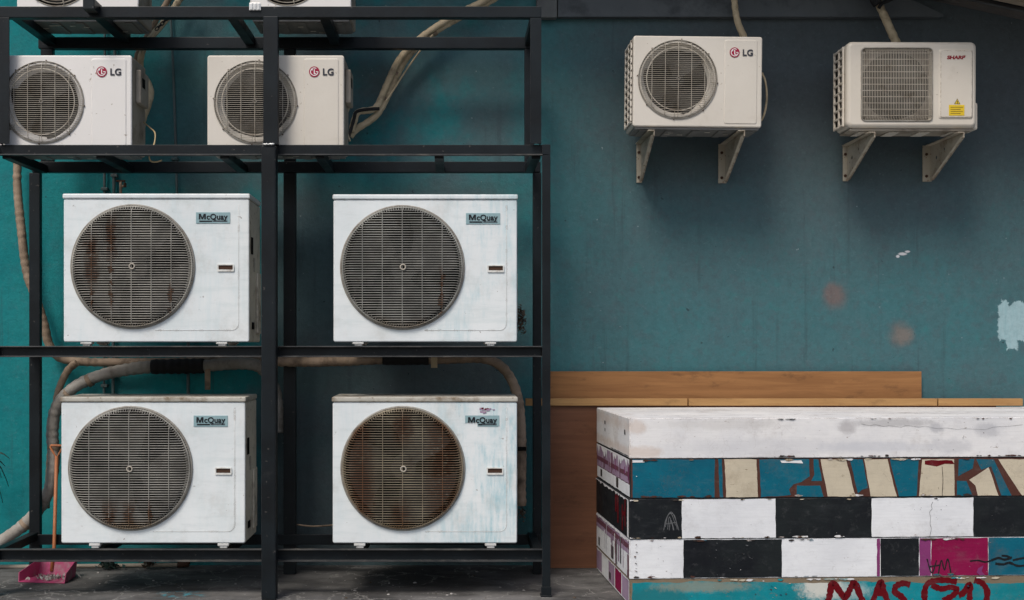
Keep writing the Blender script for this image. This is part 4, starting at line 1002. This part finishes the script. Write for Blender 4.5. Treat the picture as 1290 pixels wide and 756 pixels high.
b.stroke([(1120,536),(1135,538),(1142,536),(1158,538),(1166,537),(1181,540),(1192,539),(1206,541),(1214,540),(1240,541),(1252,538),(1270,537),(1288,535)],.0009,B['grey'])
b.stroke([(1085,534),(1096,536),(1102,535),(1113,537),(1120,536)],.001,B['line'])
b.left(.10,.13,.55,.68,B['line'],2); b.left(.66,.69,.62,.72,B['line'],2); b.left(.665,.685,.42,.5,B['line'],2)
for yy,w_,u0,u1 in ((.03,.004,0,2.7),(.22,.006,.1,1.2),(.45,.010,1.0,2.7),(.60,.008,.2,1.9),(.33,.012,1.3,2.7),(.75,.008,0,2.7)): b.top(yy,u0+.01,u1,w_,B['smudge']); b.top(yy+.006,u0+.05,u1-.1,w_*.3,B['grey'])
b.left(.02,.5,.02,.06,B['grey'],2); b.chips(50,[B['line'],B['brown'],B['grey']],.35,(.003,.012)); b.scatter(22,[B['line'],B['grey'],B['brown']]); b.done()
b=Block(1,'block painted teal with slanted cream letters, second from the top',B['black'],.004,.004)
b.rect(780,1500,B['brown'],0.4)
for q,m in (
 ([(797,578.6),(901,578.6),(900,629),(797,629)],'teal'),([(905,578.6),(910,578.6),(911,629),(907,629)],'teal'),
 ([(913,578.6),(953,578.6),(955,629),(915,629)],'cream'),
 ([(957,578.6),(1020,578.6),(1020,600),(1010,607),(1000,610),(994,617),(997,624),(959,629)],'teal'),([(1004,612),(1034,612),(1038,629),(1004,629)],'teal'),([(1025,578.6),(1031,578.6),(1036,606),(1022,606),(1026,598)],'teal'),
 ([(1034,578.6),(1066,578.6),(1078,629),(1043,629)],'cream'),([(1071,578.6),(1087,578.6),(1094,615),(1086,617),(1081,622)],'teal'),
 ([(1089,578.6),(1118,578.6),(1130,629),(1097,629)],'cream'),([(1121,578.6),(1158,578.6),(1155,629),(1133,629)],'teal'),
 ([(1162,578.6),(1202,578.6),(1203,629),(1158,629)],'cream'),([(1208,578.6),(1228,578.6),(1226,590),(1207,600)],'teal'),([(1206,606),(1218,606),(1226,629),(1206,629)],'teal'),
 ([(1221,605),(1233,597),(1246,589),(1252,606),(1258,629),(1232,629),(1229,612)],'cream'),([(1230,578.6),(1252,578.6),(1275,629),(1262,629),(1249,588),(1236,592)],'teal'),
 ([(1258,578.6),(1310,578.6),(1330,629),(1288,629)],'cream')): b.paint(q,B[m],1 if m=='teal' else 2)
b.paint([(1166,580),(1200,580),(1203,585),(1190,584),(1180,587),(1166,585)],B['red'],3,.003); b.stroke([(1187,588),(1188,605),(1187,626)],.0025,B['line'],4)
b.paint([(797,580),(813,580),(812,583),(797,583)],B['white'],3); b.paint([(983,580),(1010,580),(1012,584),(985,583)],B['white'],3)
for k in range(4): b.left(.03+k*.235,.03+k*.235+.215,.36,.97,B['mauve'],2)
b.left(0,DEP,0,.34,B['white2'],1); b.left(0,DEP,.52,.64,B['plum'],3); b.left(.30,.36,.08,.34,B['line'],3); b.left(.78,.83,.1,.3,B['line'],3); b.left(0,DEP,.34,1,B['plum'],1); [b.left(y,y+random.uniform(.006,.02),random.uniform(.35,.6),random.uniform(.7,.98),random.choice((B['plum'],B['white'],B['purple'],B['mauve'])),3) for y in [random.uniform(.02,.9) for _ in range(14)]]; b.drips(B['white'],.30); b.chips(34,[B['white'],B['cream']],.75,(.004,.02)); b.chips(30,[B['brown'],B['line']],.4,(.004,.014)); b.scatter(40,[B['white'],B['cream'],B['brown']]); b.done()
b=Block(2,'black and white chequered block in the middle, black at its left end',B['black'],.0,-.002)
b.rect(859,977,B['white2']); b.rect(1098,1226,B['white2']); b.rect(1346,1470,B['white2'])
b.stroke([(1175,632),(1173,637),(1174,641),(1171,645),(1172,652),(1171.5,660),(1173,666),(1171,676)],.0015,B['line'])
for q in ([(836,668),(839,654),(845,645),(850,652),(855,668)],[(843,668),(845,655),(849,668)],[(839,660),(852,658)],[(838,664),(841,650),(846,648),(851,662)],[(841,667),(843,651),(847,662),(848,668)],[(853,667),(850,650),(844,646)]): b.stroke(q,.0032,B['grey'])
b.left(.08,.11,.25,.95,B['red'],2); b.left(.15,.18,.1,.75,B['red'],2); b.left(.08,.18,.5,.6,B['red'],3); b.left(.27,.30,.2,.9,B['red'],2); b.left(.32,.36,.45,.9,B['red'],2); b.left(0,.04,0,1,B['white'],2); b.drips(B['white'],.07); b.chips(46,[B['brown'],B['line'],B['cream'],B['white']],.4,(.003,.013)); b.scatter(46,[B['grey'],B['white'],B['line']]); b.chips(14,[B['white']],.5,(.003,.008),0,.012); b.done()
b=Block(3,'block with white and black squares turning magenta and teal, fourth from the top',B['white2'],.003,.0)
b.rect(861,985,B['black']); b.rect(1105,1109,B['purple']); b.rect(1109.5,1158,B['black']); b.rect(1158.5,1173,B['purple']); b.rect(1173.5,1245,B['magenta']); b.rect(1245.5,1420,B['teal'])
for q in ([(1168,704),(1174,722),(1180,706)],[(1171,714),(1184,712)],[(1182,724),(1186,706),(1190,718),(1194,704),(1198,722)]): b.stroke(q,.006,B['black'])
[b.stroke(q,w9,B['black']) for q,w9 in (([(1222,707),(1232,706),(1241,708),(1250,706)],.007),([(1249,706),(1258,703),(1266,705),(1275,702)],.011),([(1254,710),(1264,711),(1272,709),(1283,713),(1300,711)],.011),([(1262,700),(1270,701),(1274,704)],.009),([(1276,706),(1284,704),(1296,702)],.009))]; b.paint([(1230,722),(1233,716),(1239,713),(1237,719),(1240,724),(1234,726)],B['purple'],4,.003)
b.left(0,DEP,.62,1,B['mauve'],1); b.left(0,DEP,.74,.88,B['plum'],2); b.left(.42,.49,.1,.45,B['line'],2); b.left(.84,.88,.1,.35,B['line'],2); b.left(0,.05,0,.6,B['plum'],2); [b.left(y,y+random.uniform(.006,.03),random.uniform(.0,.6),random.uniform(.62,.98),random.choice((B['plum'],B['white'],B['grey'],B['mauve'],B['mauve'])),3) for y in [random.uniform(.02,.9) for _ in range(14)]]; b.drips(B['white'],.07); b.chips(46,[B['brown'],B['line'],B['teal'],B['white']],.5,(.003,.013)); b.scatter(46,[B['grey'],B['white'],B['line']]); b.scatter(26,[B['line'],B['brown']],(.002,.008),0,.04); b.scatter(16,[B['grey']],(.002,.012),.3,.75); b.done()
b=Block(4,'worn aqua block with red painted letters at the bottom of the stack',B['raw'],.006,.002)
b.paint([(797,735),(900,733),(1000,735),(1100,733),(1220,735),(1420,733),(1420,800),(797,800)],B['aqua'],1,.004)
w_=.029
for q in ([(1043,764),(1046,748),(1049,734),(1058,745),(1065,753),(1072,741),(1077,734),(1083,748),(1088,764)],[(1099,764),(1105,745),(1110,733),(1115,748),(1119,764)],[(1104,747),(1114,747)],[(1147,737),(1138,735),(1129,739),(1128,746),(1136,752),(1141,764)],
 [(1166,764),(1165,748),(1168,737),(1177,732),(1192,731),(1206,733)],[(1174,737),(1186,742),(1198,740),(1206,743),(1200,751),(1188,757)],[(1208,750),(1214,747),(1222,736),(1222,750),(1222,764)],[(1228,731),(1238,735),(1244,745),(1243,764)]): b.stroke(q,w_,B['red'],3)
for k in range(5): b.left(.02+k*.19,.02+k*.19+.17,.1,.95,(B['mauve'],B['magenta'],B['mauve'],B['white2'],B['mauve'])[k],2)
b.left(0,DEP,0,1,B['white2'],1); b.left(.5,.55,.2,.5,B['line'],3); b.drips(B['white'],.07); b.scatter(60,[B['brown'],B['white'],B['teal'],B['cream']],(.002,.007)); b.chips(40,[B['aqua'],B['white'],B['cream']],1,(.004,.014)); b.done()

# ------------------------------------------------------------------ light and camera
EL, AZ = 52, -28         # light from high on the left, in front of the wall
w=bpy.data.worlds.new('World'); scene.world=w; w.use_nodes=True; nt=w.node_tree
bg=nt.nodes['Background']; sk=nt.nodes.new('ShaderNodeTexSky'); sk.sky_type='NISHITA'; sk.sun_disc=False
sk.sun_elevation=R(EL); sk.sun_rotation=R(180-AZ if False else 180+28); sk.air_density=1.0; sk.dust_density=3.0; sk.ozone_density=1.0
nt.links.new(sk.outputs[0],bg.inputs[0]); bg.inputs[1].default_value=.082
sd=bpy.data.lights.new('sun','SUN'); sd.energy=1.4; sd.angle=R(18); sd.color=(1,.95,.88)
so=bpy.data.objects.new('sun',sd); COL.objects.link(so); so.location=(-4,-4,9)
d=Vector((math.sin(R(28))*math.cos(R(EL)), math.cos(R(28))*math.cos(R(EL)), -math.sin(R(EL))))
so.rotation_euler=d.to_track_quat('-Z','Y').to_euler()
cam=bpy.data.cameras.new('camera'); co=bpy.data.objects.new('camera',cam); COL.objects.link(co); scene.camera=co
co.location=(0,0,CH); co.rotation_euler=(R(90),0,0); cam.sensor_width=36; cam.lens=F/1290*36
cam.shift_x=(645-VX)/1290; cam.shift_y=(VY-378)/1290; cam.clip_start=.05; cam.clip_end=500
vs=scene.view_settings; vs.view_transform='Standard'; vs.look='None'; vs.exposure=.72; vs.gamma=1; vs.use_curve_mapping=False
scene.cycles.use_denoising=True
scene.cycles.max_bounces=8
